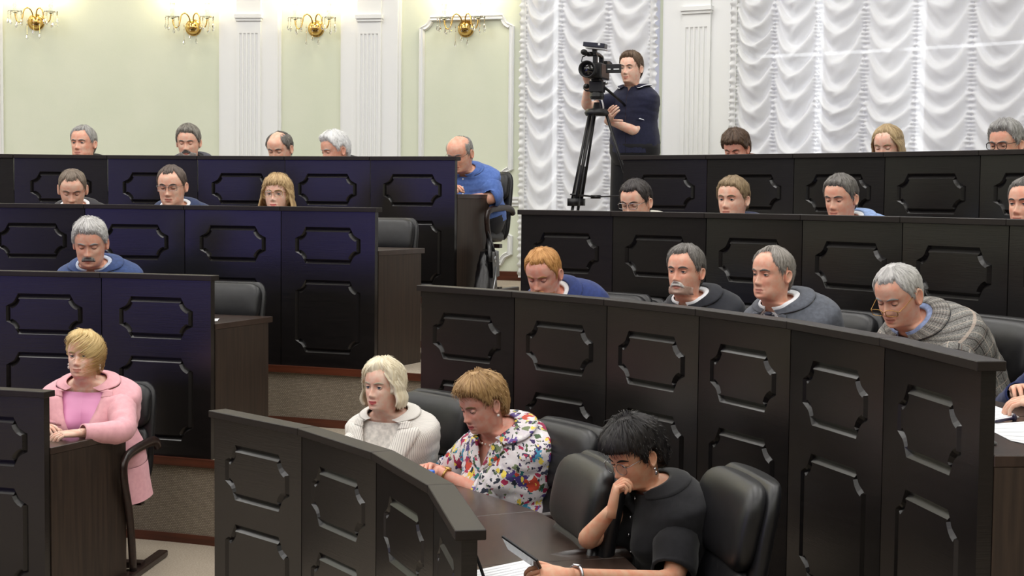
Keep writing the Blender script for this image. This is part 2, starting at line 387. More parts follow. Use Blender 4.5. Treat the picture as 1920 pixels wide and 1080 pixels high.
# ------------------------------------------------------------------ desks
wenge = mat('dark_wenge', (23, 20, 20), .27, 0, .55, (9, 9, 160), ((9, 9, 260), .12, .002), (15, 13, 13))
wenge_top = mat('dark_wenge_top', (30, 25, 23), .45, 0, .3, (12, 60, 12), None, (34, 28, 26))
brownside = mat('brown_wenge_side', (58, 46, 38), .45, 0, .45, (60, 60, 3), ((90, 90, 5), .1, .002), (42, 33, 28))
desktop_m = mat('brown_wenge_desktop', (62, 48, 42), .28, 0, .55, (40, 8, 8), None, (48, 37, 32))
def desk_row(tier, angs, label, end0, end1):
    """angs in degrees, increasing to the right as seen from the middle of the hall"""
    R = ROW[tier]; zt = ZC[tier]; zf = ZF[tier]; a = [R_(x) for x in angs]; n = len(a)-1; H = zt-zf
    mid = (a[0]+a[-1])/2; d = thing('curved_desk', label, 'desk', Matrix.Translation(pol(mid, R, zf)))
    inv = d.matrix_world.inverted()
    def fin(mb, nm, par=d, smooth=False, sharp=None):
        o = mb.build(nm, par, smooth=smooth, recalc=True, sharp=sharp); o.matrix_parent_inverse = (inv if par is d else Matrix()); return o
    V = [pol(x, R, 0) for x in a]
    for i in range(n):
        p, q = V[i], V[i+1]; ex = (q-p); W = ex.length; ex.normalize(); ny = Vector((-math.sin((a[i]+a[i+1])/2), -math.cos((a[i]+a[i+1])/2), 0))
        X = lambda x, y, z: p+ex*x+ny*y+Vector((0, 0, z))
        g = .0025                                               # joint between panels
        wf = .594*.33; xs = (W/2-wf, W/2+wf)
        fr = [(zf+H*(1-.318), zf+H*(1-.115)), (zf+H*(1-.888), zf+H*(1-.452))]
        loops = []
        for (z0, z1) in fr:
            base = frame_path(xs[0], xs[1], z0, z1, .055, 6); loops.append([offset_path(base, dd) for dd in (-.014, -.001, .013)])
        bm = bmesh.new(); edges = []
        def loop(pts):
            vs = [bm.verts.new(X(x, 0, z)) for (x, z) in pts]; es = [bm.edges.new((vs[k], vs[(k+1) % len(vs)])) for k in range(len(vs))]; edges.extend(es); return vs
        rect = loop([(g, zf), (W-g, zf), (W-g, zt), (g, zt)])
        for l in loops: loop(l[0])
        bmesh.ops.triangle_fill(bm, use_beauty=True, use_dissolve=False, edges=edges)
        back = [bm.verts.new(X(x, -.04, z)) for (x, z) in ((g, zf), (W-g, zf), (W-g, zt), (g, zt))]
        for k in range(4): bm.faces.new((rect[k], rect[(k+1) % 4], back[(k+1) % 4], back[k]))
        bm.faces.new(back[::-1])
        bmesh.ops.recalc_face_normals(bm, faces=bm.faces)
        me = bpy.data.meshes.new('front_panel'); bm.to_mesh(me); bm.free(); me.materials.append(wenge)
        fp = bpy.data.objects.new('front_panel', me); COL.objects.link(fp); fp.parent = d; fp.matrix_parent_inverse = inv
        for l in loops:                                         # grooved inset
            mb = MB(); rows = [[X(x, y, z) for (x, z) in l[k]] for k, y in ((0, 0), (1, -.013), (2, .0005))]
            mb.grid(rows, wenge, cv=True); k = len(l[2]); mb.add(rows[2], [tuple(range(k))], wenge)
            o = mb.build('inset_panel', fp, smooth=False)
            bm = bmesh.new(); bm.from_mesh(o.data); bmesh.ops.remove_doubles(bm, verts=bm.verts, dist=1e-5)
            for f in bm.faces:
                f.normal_update()
                if f.normal.dot(ny) < 0: f.normal_flip()
            bm.to_mesh(o.data); bm.free(); o.data.materials.clear(); o.data.materials.append(wenge)
        # cap board of this section
        e0 = -.012 if (i == 0 and end0) else .001; e1 = W+.012 if (i == n-1 and end1) else W-.001
        pi = V[i]; mb = MB()
        tn = math.tan((a[1]-a[0])/2)
        def cx(side, y):
            if side == 0: return e0 - (0 if i == 0 and end0 else -tn*y)
            return e1 - (0 if i == n-1 and end1 else tn*y)
        c = [X(cx(s, y), y, z) for z in (zt, zt+.026) for (s, y) in ((0, .018), (1, .018), (1, -.06), (0, -.06))]
        mb.add(c, [(0, 1, 2, 3), (4, 5, 6, 7), (0, 1, 5, 4), (1, 2, 6, 5), (2, 3, 7, 6), (3, 0, 4, 7)], wenge_top); o = fin(mb, 'top_cap')
        bv = o.modifiers.new('edge', 'BEVEL'); bv.width = .002; bv.segments = 1
        # worktop section
        z = zt-.215; mb = MB(); c = []
        for zz in (z-.03, z):
            for (x, y) in ((tn*-.04+.0008, -.04), (W+tn*.04-.0008, -.04), (W+tn*.58-.0008, -.58), (-tn*.58+.0008, -.58)): c.append(X(x, y, zz))
        mb.add(c, [(0, 1, 2, 3), (4, 5, 6, 7), (0, 1, 5, 4), (1, 2, 6, 5), (2, 3, 7, 6), (3, 0, 4, 7)], desktop_m); o = fin(mb, 'desktop')
        bv = o.modifiers.new('edge', 'BEVEL'); bv.width = .002; bv.segments = 1
    for k, (e, x) in enumerate(((end0, a[0]), (end1, a[-1]))):
        if not e: continue
        er = Vector((math.sin(x), math.cos(x), 0)); et = Vector((math.cos(x), -math.sin(x), 0)); s = -1 if k else 1
        p = pol(x, R, 0); mb = MB(); c = []
        for zz in (zf, zt-.2455):
            for (r, t) in ((.041, .002*s), (.54, .002*s), (.54, .03*s), (.041, .03*s)): c.append(p+er*r+et*t+Vector((0, 0, zz)))
        mb.add(c, [(0, 1, 2, 3), (4, 5, 6, 7), (0, 1, 5, 4), (1, 2, 6, 5), (2, 3, 7, 6), (3, 0, 4, 7)], brownside); fin(mb, 'end_panel')
    return d
desk_row(3, [-13.0, -7.7, -2.41, 2.92, 8.15, 13.30, 18.38, 23.44], 'dark panelled curved desk of the top row, left of the aisle', 0, 1)
desk_row(2, [-.6, 6.01, 12.44, 18.79, 25.07], 'dark panelled curved desk of the second row from the top, left of the aisle', 0, 1)
desk_row(1, [-3, 5.5, 13.83, 22.14], 'dark panelled curved desk behind the woman in pink', 0, 1)
aL1 = math.degrees(th_of(83, 753, ROW[0]))
desk_row(0, [aL1-22.4, aL1-11.2, aL1], 'dark panelled curved desk in the lower left corner, before the woman in pink', 0, 1)
desk_row(0, [41.25, 52.23, 63.27, 74.66, 86.0], 'strongly curved dark front desk in the foreground with three women behind it', 1, 1)
desk_row(1, [38.79, 46.45, 54.11, 61.81, 69.54, 77.55, 85.99], 'long curved dark desk with the man in the plaid jacket behind it', 1, 1)
desk_row(2, [34.79, 40.87, 46.92, 52.98, 59.03, 65.14, 71.3], 'dark panelled curved desk of the second row from the top, right of the aisle', 1, 0)
desk_row(3, [33.28, 38.09, 42.90, 47.74, 52.58, 57.5, 62.4], 'dark panelled curved desk of the top row, right of the aisle', 1, 0)
# ------------------------------------------------------------------ people: one ring-built body surface from hips to crown
# columns around the body: 0 = front, angles in degrees towards the person's left(+x = person's right when facing +y -> x to the right)
_fr = np.linspace(-62, 62, 45); _bk = np.linspace(62, 298, 35)[1:-1]
TH = np.radians(np.concatenate([_fr, _bk])); NC = len(TH)          # 78 columns
TX, TY = np.sin(TH), np.cos(TH)
def sup(t, n): return np.sign(t)*np.abs(t)**(2/n)
HZ = np.concatenate([np.linspace(-.122, -.112, 3), np.linspace(-.107, .03, 36)[0:], np.linspace(.036, .1, 13), [.106, .111, .1145, .1165, .1172]])
f_yf = smooth_tab([-.122, -.116, -.11, -.1, -.086, -.07, -.05, -.03, 0, .02, .04, .06, .08, .095, .107, .117], [.036, .058, .083, .0905, .089, .0905, .0905, .089, .0865, .0935, .0935, .089, .076, .056, .034, .003], .004)
f_yb = smooth_tab([-.122, -.1, -.07, -.04, -.01, .03, .06, .08, .1, .11, .117], [.066, .066, .070, .083, .096, .1, .094, .08, .052, .03, .003], .006)
f_wf = smooth_tab([-.122, -.114, -.107, -.1, -.085, -.07, -.045, -.02, 0, .03, .06, .08, .1, .11, .117], [.05, .047, .047, .05, .0565, .0615, .0675, .0715, .0735, .075, .071, .06, .04, .024, .003], .005)
f_wb = smooth_tab([-.122, -.1, -.07, -.04, -.01, .03, .06, .08, .1, .11, .117], [.058, .059, .062, .069, .075, .0775, .073, .061, .041, .024, .003], .006)
def G(t): return np.exp(-t*t)
def head_rings(h):
    """rings of the head in head coordinates (y forward, z up, eyes at z=0)"""
    fem = h.get('fem', 0); fat = h.get('fat', 0); nose = h.get('nose', 1.0)
    out = np.empty((len(HZ), NC, 3))
    for i, z in enumerate(HZ):
        yf, yb, wf, wb = f_yf(z), f_yb(z), f_wf(z), f_wb(z)
        jaw = G((z+.09)/.03); wf *= 1+(.10*fat-.07*fem)*jaw; yf -= .004*fem*G((z+.1)/.02)
        nk = sstep(-.095, -.12, z); wb *= 1+(.10*fat-.1*fem)*nk; yb *= 1-.08*fem*nk
        y0 = -.005; fr = TY > 0
        k = .5+.5*np.tanh(TY*4); wd = wb+(wf-wb)*k
        x = wd*h.get('wide', 1.06-.03*fem)*sup(TX, 2.25); y = np.where(fr, y0+(yf-y0)*sup(np.maximum(TY, 0), 2.15), y0-(yb+y0)*sup(np.maximum(-TY, 0), 2.1))
        ax = np.abs(x); d = np.zeros(NC)
        nz = np.clip((.014-z)/.052, 0, 1); tip = (z < .016) & (z > -.056)
        ln = np.interp(z, [-.054, -.049, -.044, -.036, -.02, .0, .016], [0, .006, .018, .0245, .016, .008, 0])*nose
        d += ln*G(x/np.interp(z, [-.05, -.038, -.02, .01], [.0125, .0105, .0085, .0075]))
        d += .007*nose*G((ax-.0125)/.0065)*G((z+.041)/.0085)
        d -= .0085*G((ax-.031)/.0155)*G((z+.001)/.0115)+.003*G((ax-.018)/.007)*G(z/.012)
        d += (.0045-.003*fem)*G((ax-.027)/.022)*G((z-.019)/.0075)
        d += .0045*G((ax-.043)/.018)*G((z+.030)/.018)
        d += (.0045+.0015*fem)*G(x/.019)*G((z+.0665)/.0048)+(.0055+.001*fem)*G(x/.0165)*G((z+.0785)/.0058)-.0035*G(x/.024)*G((z+.0722)/.0022)
        d -= .002*G((ax-.027)/.005)*G((z+.073)/.009)
        d -= .0022*G((ax-(.022+.35*max(0, -.045-z)))/.006)*G((z+.058)/.016)*(1-.5*fem)
        d += .004*G(x/.015)*G((z+.104)/.011)-.0025*G(x/.02)*G((z+.090)/.005)
        d += .006*fat*G((ax-.045)/.02)*G((z+.085)/.022)
        y = y+d*np.clip(TY*3, 0, 1)
        out[i, :, 0] = x; out[i, :, 1] = y; out[i, :, 2] = z
    return out
def torso_rings(p, hip, N, nr=30):
    """rings from hips to the neck base along a bent spine"""
    hip = np.array(hip, float); N = np.array(N, float); L = np.linalg.norm(N-hip)
    up = np.array((0, 0, 1.)); m = hip+up*L*.45+(N-hip)*np.array((.25, .25, .1)); S = p.get('sw', 1.0); fem = p['head'].get('fem', 0); bel = p.get('belly', 0.2)
    T = np.concatenate([np.linspace(0, .8, nr-12), np.linspace(.8, 1, 13)[1:]])
    fa = smooth_tab([0, .15, .35, .6, .78, .87, .92, .955, .982, 1], [.185, .185, .170-.02*fem, .180, .192, .188, .168, .135, .104, .082], .012)
    ff = smooth_tab([0, .15, .35, .6, .78, .88, .95, 1], [.12, .125, .115, .12, .105, .082, .062, .052], .02)
    fb = smooth_tab([0, .15, .35, .6, .78, .88, .95, 1], [.13, .12, .105, .112, .112, .100, .086, .076], .02)
    X0 = np.array((1., 0, 0)); rings = np.empty((len(T), NC, 3)); Cs = []
    for i, t in enumerate(T):
        c = (1-t)**2*hip+2*t*(1-t)*m+t*t*N; g = 2*(1-t)*(m-hip)+2*t*(N-m); g /= np.linalg.norm(g); fwd = np.cross(g, X0); fwd *= -1 if fwd[1] < 0 else 1; fwd /= np.linalg.norm(fwd)
        neckk = sstep(.86, 1, t)
        a = fa(t)*(S if t < .97 else 1+(S-1)*.4)*(1-.07*fem); f = ff(t)*(S**.6)+bel*.09*G((t-.25)/.25)+(.035*fem if True else 0)*0; b = fb(t)*(S**.6)
        x = a*sup(TX, 2.5-.4*neckk); y = np.where(TY > 0, f*sup(np.maximum(TY, 0), 2.3), -b*sup(np.maximum(-TY, 0), 2.3))
        if fem: y = y+(.045*p.get('bust', 1)*G((np.abs(x)-.075)/.055)*G((t-.62)/.13))*np.clip(TY*3, 0, 1)
        y = y-.0*neckk
        sl = -.018*sstep(.8, .9, t)*(1-sstep(.93, 1, t))*(np.abs(x)/max(a, .01))**2      # shoulders slope down
        P = c+x[:, None]*X0+y[:, None]*fwd+(sl)[:, None]*g
        rings[i] = P; Cs.append((c, g, fwd, a))
    return T, rings, Cs
class Surf:
    """lookup on a stack of rings: (row, angle) -> point and outward normal"""
    def __init__(s, rings):
        s.R = rings; n = len(rings)
        du = np.gradient(rings, axis=0); dv = (np.roll(rings, -1, 1)-np.roll(rings, 1, 1))
        nn = np.cross(dv, du); c = rings.mean(axis=1, keepdims=True)
        nn /= np.linalg.norm(nn, axis=2, keepdims=True)+1e-12
        sg = np.sign(np.sum(nn*(rings-c), axis=2).sum()); s.N = nn*sg
        s.E = np.concatenate([TH, [TH[0]+2*np.pi]])
    def at(s, row, ang, off=0):
        row = np.clip(np.asarray(row, float), 0, len(s.R)-1.001); ang = np.asarray(ang, float); row, ang = np.broadcast_arrays(row, ang)
        a = (ang-s.E[0]) % (2*np.pi)+s.E[0]; j = np.clip(np.searchsorted(s.E, a, side='right')-1, 0, NC-1); fj = (a-s.E[j])/(s.E[j+1]-s.E[j]); j1 = (j+1) % NC
        i = row.astype(int); fi = row-i
        def L(A): 
            q = (A[i, j]*(1-fj)[..., None]+A[i, j1]*fj[..., None]); r = (A[i+1, j]*(1-fj)[..., None]+A[i+1, j1]*fj[..., None]); return q*(1-fi)[..., None]+r*fi[..., None]
        n = L(s.N); n /= np.linalg.norm(n, axis=-1, keepdims=True)+1e-12
        return L(s.R)+n*np.asarray(off)[..., None]
def vnoise(P, sc, seed=0):
    q = P*sc; s = seed*1.7
    return (np.sin(q[..., 0]*1.3+2.1*np.sin(q[..., 2]*.9+s)+s)+np.sin(q[..., 1]*1.7+1.7*np.sin(q[..., 0]*1.1-s)+2*s)+np.sin(q[..., 2]*1.9+1.9*np.sin(q[..., 1]*1.2+s)-s))/3
def ik(S, H, pole, l1, l2):
    S = np.array(S, float); H = np.array(H, float); d = H-S; L = np.linalg.norm(d)
    if L > (l1+l2)*.985: H = S+d/L*(l1+l2)*.985; d = H-S; L = np.linalg.norm(d)
    a = (l1*l1-l2*l2+L*L)/(2*L); h = math.sqrt(max(1e-6, l1*l1-a*a)); u = d/L; q = np.array(pole, float); q = q-u*(q@u); q /= np.linalg.norm(q)+1e-9
    return S+u*a+q*h, H
def limb_path(pts, n=9, soft=.28):
    """straight limbs with a softened joint"""
    P = [np.array(x, float) for x in pts]; out = []
    A, B, Cc = P
    a = B+(A-B)*soft; c = B+(Cc-B)*soft
    for t in np.linspace(0, 1, n)[:-1]: out.append(A+(a-A)*t)
    for t in np.linspace(0, 1, n): out.append((1-t)**2*a+2*t*(1-t)*B+t*t*c)
    for t in np.linspace(0, 1, n)[1:]: out.append(c+(Cc-c)*t)
    return np.array(out)
def tube_rings(path, rad, seg=14, flat=1.0, up=(0, 0, 1)):
    P = np.asarray(path, float); T = np.gradient(P, axis=0); T /= np.linalg.norm(T, axis=1)[:, None]+1e-12; u = np.array(up, float)
    if abs(T[0] @ u) > .95: u = np.array((0, 1., 0))
    rows = []; a = np.linspace(0, 2*np.pi, seg, endpoint=False)
    for i in range(len(P)):
        x = np.cross(u, T[i]); x /= np.linalg.norm(x)+1e-12; y = np.cross(T[i], x); u = y; rows.append(P[i]+rad[i]*(np.cos(a)[:, None]*x+flat*np.sin(a)[:, None]*y))
    return np.array(rows)
def hand(mb, m, wrist, d, n, side, curl=.35, sc=1.0, spread=.06, grip=None):
    """palm with five separate bent fingers; d = finger direction, n = back of the hand, side = +1 thumb on d x n"""
    W = np.array(wrist, float); d = np.array(d, float); d /= np.linalg.norm(d); n = np.array(n, float); n -= d*(n@d); n /= np.linalg.norm(n); s = np.cross(d, n)*side; sc = sc
    rows = []; a = np.linspace(0, 2*np.pi, 12, endpoint=False)
    for (t, w_, h_) in ((-.03, .027, .021), (0, .027, .02), (.02, .034, .019), (.05, .041, .0165), (.08, .042, .0135), (.094, .04, .0115), (.098, .034, .007)):
        c = W+d*t*sc; rows.append(c+sc*(w_*sup(np.cos(a), 2.6)[:, None]*s+h_*sup(np.sin(a), 2.4)[:, None]*n))
    mb.grid(rows, m, cv=True, capu=True)
    def finger(base, dr, nn, lens, r0, bends):
        pts = [base-dr*.014*sc]; c = np.array(base); pts.append(c.copy()); ang = 0; D = dr
        for l, b in zip(lens, bends):
            D = D*math.cos(b)-nn*math.sin(b); nn = nn*math.cos(b)+dr*0; nn = nn-D*(nn@D); nn /= np.linalg.norm(nn)
            pts.append(c+D*l*sc*.5); c = c+D*l*sc; pts.append(c.copy())
        pts.append(c+D*.004*sc); k = len(pts); rad = np.interp(np.arange(k), [0, 1, k-3, k-2, k-1], [r0, r0, r0*.82, r0*.66, r0*.3])*sc
        mb.tube(pts, rad, m, 8, True)
    for i, (x, L) in enumerate(((.031, (.036, .024, .019)), (.0105, (.04, .027, .02)), (-.0105, (.037, .025, .02)), (-.03, (.028, .019, .017)))):
        dr = d+s*spread*(x/.03); dr /= np.linalg.norm(dr); c = curl*(1+.12*i)
        finger(W+d*.092*sc+s*x*sc, dr, n, L, (.0095, .0098, .0092, .0082)[i], (c*.7, c, c*.7))
    td = d*.72+s*.62-n*.25; td /= np.linalg.norm(td)
    finger(W+d*.03*sc+s*.028*sc-n*.004, td, n*.6-s*.5, (.038, .032, .024), .0115, (.1, curl*.45+.08, curl*.4))
def person(p):
    """p: see the list below; the figure is built in its own frame (y = the way the chest faces) and parented to an Empty on the floor"""
    h = p['head']; k = p.get('k', 1.0); fem = h.get('fem', 0)
    hc = at_r(p['uv'][0], p['uv'][1], p['r'])
    zf = ZF[p['tier']] if 'zf' not in p else p['zf']
    toC = math.atan2(-(hc.x), -(hc.y))                                      # bearing from head to the camera (angle from +y towards +x)
    # facing bearings; a turn to the picture's left of somebody who faces us is +
    seat = math.atan2(CX-hc.x, CY-hc.y)
    fb = seat+R_(p.get('by', 0)); fh = toC+R_(p['hy'])
    def bv(b): return np.array((math.sin(b), math.cos(b), 0))
    fwd = bv(fb); rgt = np.array((fwd[1], -fwd[0], 0))
    # head matrix in the body's frame
    rel = fh-fb; hp = R_(p.get('hp', 0)); hr = R_(p.get('hr', 0))
    Mh = Matrix.Rotation(-rel, 3, 'Z') @ Matrix.Rotation(-hp, 3, 'X') @ Matrix.Rotation(hr, 3, 'Y'); Rh = np.array(Mh)
    upl = p.get('stoop', .25)
    hcw = np.array(hc)
    nb_off = Rh @ (np.array((0, -.025, -.105))*k)+np.array((0, -.028-.05*upl, -.022*p.get('neck', 1)))*k     # neck base from head centre, in body frame
    nbw = hcw+rgt*nb_off[0]+fwd*nb_off[1]+np.array((0, 0, nb_off[2]))
    L = .50*k*p.get('tl', 1)
    if p.get('stand'): back = p.get('lean', .02); hz = nbw[2]-.52*k
    else:
        hz = zf+.50; dz = nbw[2]-hz
        if 'lean' in p: back = p['lean']
        else: back = min(.15, math.sqrt(max(.0016, L*L-dz*dz))) if dz < L else .04
        if dz > L: hz = nbw[2]-L*.99
    org = nbw-fwd*back; org[2] = zf
    M = Matrix(((rgt[0], fwd[0], 0, org[0]), (rgt[1], fwd[1], 0, org[1]), (0, 0, 1, zf), (0, 0, 0, 1))); Mi = M.inverted()
    root = thing('person', p['label'], 'person', M)
    def loc(w): return np.array(Mi @ Vector(w))
    N = loc(nbw); Hc = loc(hcw); hip = np.array((0, 0, hz-zf))
    pt = p.get('tilt', 0)
    HR = head_rings(h)*k @ Rh.T+Hc
    T, TR, Cs = torso_rings(p, hip, N)
    # neck: ring arrays eased from the neck base to the head's lowest ring
    a0, a1 = TR[-1], HR[0]; g0 = Cs[-1][1]; g1 = Rh @ np.array((0, .15, 1.)); dd = np.linalg.norm(a1.mean(0)-a0.mean(0)); NK = []
    for t in np.linspace(0, 1, 8)[1:-1]:
        h00, h10, h01, h11 = 2*t**3-3*t*t+1, t**3-2*t*t+t, -2*t**3+3*t*t, t**3-t*t
        q = h00*a0+h10*dd*g0+h01*a1+h11*dd*g1; c = q.mean(0); NK.append(c+(q-c)*(1-.06*math.sin(math.pi*t)))
    ALL = np.concatenate([TR, np.array(NK), HR]); nt = len(TR); nn = len(NK); n0 = nt+nn
    i0_ = int(np.argmin(np.abs(T-.84)))
    for _ in range(14): ALL[i0_:nt+4] = .25*ALL[i0_-1:nt+3]+.5*ALL[i0_:nt+4]+.25*ALL[i0_+1:nt+5]
    SF = Surf(ALL)
    skm = skin(p.get('skin', 'fair'), SKINS[p.get('skin', 'fair')]); lipm = skin('lip_'+p.get('lip', 'm'), LIPS[p.get('lip', 'm')])
    body = MB(); inner = ALL.copy(); cen = inner.mean(axis=1, keepdims=True)
    cov = p.get('cover', nt-2)                                            # rings below this are under clothes: pull them in a little
    low = np.arange(len(ALL)) < cov; inner[low] = cen[low]+(inner[low]-cen[low])*.93
    body.grid(inner, skm, cv=True, capu=True)
    lipk = body.mi(lipm)
    HL = HR-Hc; HLl = (HL @ Rh)/k                                          # head coordinates per ring
    nb = len(HZ)
    for i in range(nb-1):
        for j in range(44):
            c = (HLl[i, j]+HLl[i+1, j]+HLl[i, j+1]+HLl[i+1, j+1])/4; ax = abs(c[0])
            zt_ = -.0625-.001*math.cos(ax/.005)-.30*max(0, ax-.008); zb = -.0825+.52*max(0, ax-.005)
            if ax < .0215 and zb < c[2] < zt_: body.M[(n0+i)*NC+j] = lipk
    # ears
    def hp_(v): return Rh @ (np.array(v, float)*k)+Hc
    for s in (-1, 1):
        rows = []; es = h.get('ear', 1.0)
        for (q, dep) in ((1.0, -.004), (1.06, .006), (1.0, .014), (.84, .015), (.74, .009), (.5, .006), (.05, .008)):
            row = []
            for a in np.linspace(0, 2*np.pi, 14, endpoint=False):
                y = math.cos(a)*.0155*q*(1+.22*math.sin(a)); z = math.sin(a)*.0285*q
                fl = .012*max(0, -math.cos(a)+.3)
                row.append(hp_((s*(.0725+.004*(1-fem)+(dep*.75+fl*q*.5)*1.0), -.012-.006*math.sin(a)*0+y*es-.18*z, -.012+z*es)))
            rows.append(row)
        body.grid(rows, skm, cv=True, capu=True, flip=(s > 0))
    # eyelids
    lash = []
    lid = h.get('lid', 10); eyc = [(s*.031, .0705, 0.0) for s in (-1, 1)]
    for e in eyc:
        for (l0, l1) in ((120, lid), (-100, -26 if lid > -20 else lid-6)):
            rows = []
            for ph in np.linspace(R_(l0), R_(l1), 7):
                rows.append([hp_((e[0]+.0142*math.sin(x), e[1]+.0142*math.cos(x)*math.cos(ph), e[2]+.0142*math.cos(x)*math.sin(ph))) for x in np.linspace(-1.35, 1.35, 9)])
            body.grid(rows, skm, flip=(l0 < 0))
            if l0 > 0: lash.append([np.array(q) for q in rows[-1][1:-1]])
    # ------------- arms
    ai = int(np.argmin(np.abs(T-.87))); c, g, f3, aw = Cs[ai]; S = p.get('sw', 1.0)
    l1, l2 = .29*k*p.get('al', 1), .25*k*p.get('al', 1)
    dz = (ZC[p['tier']]-.215-zf) if not p.get('stand') else 1.0
    arms = []
    for s in (-1, 1):
        sh = np.array(c)+np.array((s*(aw-.035), 0, 0))-g*.03
        spec = p.get('armL' if s < 0 else 'armR', {})
        if 'hand_px' in spec:
            q = spec['hand_px']; hw_ = loc(at_z(q[0], q[1], q[2]) if len(q) == 3 else at_r(q[0], q[1], q[3]))
        elif 'hand' in spec: hw_ = np.array(spec['hand'], float)
        elif 'hand_head' in spec: hw_ = hp_(spec['hand_head'])
        else: hw_ = np.array((s*.11, max(N[1]+.16, .3), dz+.035))
        pole = spec.get('pole', (s*1.0, -.35, -.55))
        el, ha = ik(sh, hw_, pole, l1, l2)
        if 'elbow_px' in spec:
            q = spec['elbow_px']; el = loc(at_z(q[0], q[1], q[2]) if len(q) == 3 else at_r(q[0], q[1], q[3])); ha = hw_
        arms.append((s, sh, el, ha, spec))
        path = limb_path((sh, el, ha), 8, .2); kk = len(path); AR = p.get('armr', 1.0)
        rad = np.interp(np.linspace(0, 1, kk), [0, .12, .3, .48, .55, .66, .8, 1], np.array([.03, .052, .05, .043, .042, .043, .036, .026])*AR*(1-.12*fem))*k
        sl_ = p['wear'].get('sleeve', .96 if p['wear']['type'] in ('suit', 'blazer') else .36); rad = rad*(1-.3*sstep(sl_, sl_-.06, np.linspace(0, 1, kk)))
        body.grid(tube_rings(path, rad, 14), skm, cv=True, capu=True)
        fd = ha-el; fd /= np.linalg.norm(fd); hd = np.array(spec.get('dir', fd+np.array((-s*.25, .2, -.05))), float)
        hn = np.array(spec.get('back', (s*.25, 0, 1.)), float)
        hand(body, skm, ha+fd*.004, hd, hn, s*spec.get('flip', -1), spec.get('curl', .45), k*(1-.08*fem))
    # legs, seated or standing (skin under the trousers is not modelled twice: they are part of the body surface below)
    legs = []
    for s in (-1, 1):
        hj = hip+np.array((s*.09, .0, -.02))
        if p.get('stand'): kn = np.array((s*.10, .03, hip[2]*.53)); an = np.array((s*.12, -.01, .08))
        else: kn = np.array((s*.11+p.get('legdx', 0), p.get('knee', .42), .49)); an = np.array((s*.10+p.get('legdx', 0), p.get('knee', .42)-.04, .09))
        legs.append((hj, kn, an)); path = limb_path((hj, kn, an), 6, .2); kk = len(path)
        body.grid(tube_rings(path, np.interp(np.linspace(0, 1, kk), [0, .4, .55, .75, 1], [.075, .055, .05, .045, .032])*k, 12), skm, cv=True, capu=True)
    bo = body.build('body', root)
    # ------------- eyes, brows
    gz = h.get('gaze', (0, 0))                                              # gaze turn in the head: right, up (degrees)
    gd = np.array((math.sin(R_(gz[0])), math.cos(R_(gz[0]))*math.cos(R_(gz[1])), math.sin(R_(gz[1]))))
    iris = mat('iris_'+h.get('iris', 'grey'), IRIS[h.get('iris', 'grey')], .2)
    for e in eyc:
        mb = MB(); u = np.cross(gd, (0, 0, 1.)); u /= np.linalg.norm(u); v = np.cross(u, gd); rows = []; A = [0.5, 10, 10.5, 26, 27, 60, 100, 140, 178]
        for a in A: rows.append([hp_(np.array(e)+.0128*(math.cos(R_(a))*gd+math.sin(R_(a))*(math.cos(t)*u+math.sin(t)*v))) for t in np.linspace(0, 2*np.pi, 12, endpoint=False)])
        mb.grid(rows[:3], pupil_m, cv=True); mb.grid(rows[2:5], iris, cv=True); mb.grid(rows[4:], eyewhite, cv=True); mb.add(rows[0], [tuple(range(12))], pupil_m)
        mb.build('eye', root, recalc=True)
    hm = hairmat(h['hair'][0], *h['hair'][1:])
    bm_ = hairmat('brow_'+h['hair'][0], *h.get('brow', tuple(tuple(c*.8 for c in q) for q in h['hair'][1:3])))
    def hsurf(x, z, off):
        """front of the head at (x, z)"""
        row = np.interp(z, HZ, np.arange(nb)); i = int(min(row, nb-2)); R2 = HLl[i]*(1-(row-i))+HLl[i+1]*(row-i); o = np.argsort(R2[:45, 0]); y = np.interp(x, R2[:45, 0][o], R2[:45, 1][o])
        return np.array((x, y+off, z))
    for s in (-1, 1):
        mb = MB(); rows = []
        for t in np.linspace(0, 1, 8):
            x = s*(.012+.04*t); z = .0165+.008*math.sin(t*2.6)-.004*t+h.get('browz', 0); w_ = .0048*math.sin(.5+2.3*t)*h.get('browt', 1.0)
            rows.append([hp_(hsurf(x, z-w_, .0004)), hp_(hsurf(x, z-w_*.4, .0034)), hp_(hsurf(x, z+w_*.5, .0034)), hp_(hsurf(x, z+w_, .0004))])
        mb.grid(rows, bm_, cv=True, capu=True); mb.build('eyebrow', root, recalc=True)
    for q in lash:
        mb = MB(); q = np.array(q)+(Rh @ np.array((0, .0008, 0))); mb.tube(q, np.array([.0004, .0011, .0014, .0015, .0014, .0011, .0004])*(1.25 if fem else 1)*k, lash_m, 5); mb.build('eyelashes', root)
    # ------------- hair
    hair(p, h, root, SF, n0, nb, hm, hp_, HLl, hsurf, k)
    if 'glasses' in h: glasses(h['glasses'], root, hp_, hsurf)
    if 'earring' in h:
        em = mat('earring_'+h['earring'], {'pearl': (235, 228, 220), 'silver': (200, 200, 205), 'gold': (200, 160, 90)}[h['earring']], .2, 0 if h['earring'] == 'pearl' else 1)
        for s in (-1, 1):
            mb = MB(); mb.ell(hp_((s*.084, -.008, -.05)), (.006*k,)*3, em); 
            if h.get('drop'): mb.ell(hp_((s*.085, -.008, -.066)), (.0055*k, .0055*k, .009*k), em)
            mb.build('earring', root)
    outfit(p, root, SF, T, nt, nn, arms, legs, k, Cs, hip, N, hp_)
    p['_root'] = root; p['_org'] = org; p['_fb'] = fb
    return root
SKINS = {'fair': (230, 192, 170), 'ruddy': (225, 180, 158), 'pale': (234, 202, 184), 'tan': (212, 168, 140), 'red': (224, 172, 154)}
LIPS = {'m': (196, 136, 122), 'pink': (202, 124, 122), 'red': (196, 100, 102), 'nude': (204, 146, 132)}
IRIS = {'grey': (92, 104, 112), 'brown': (58, 40, 30), 'blue': (86, 116, 140)}
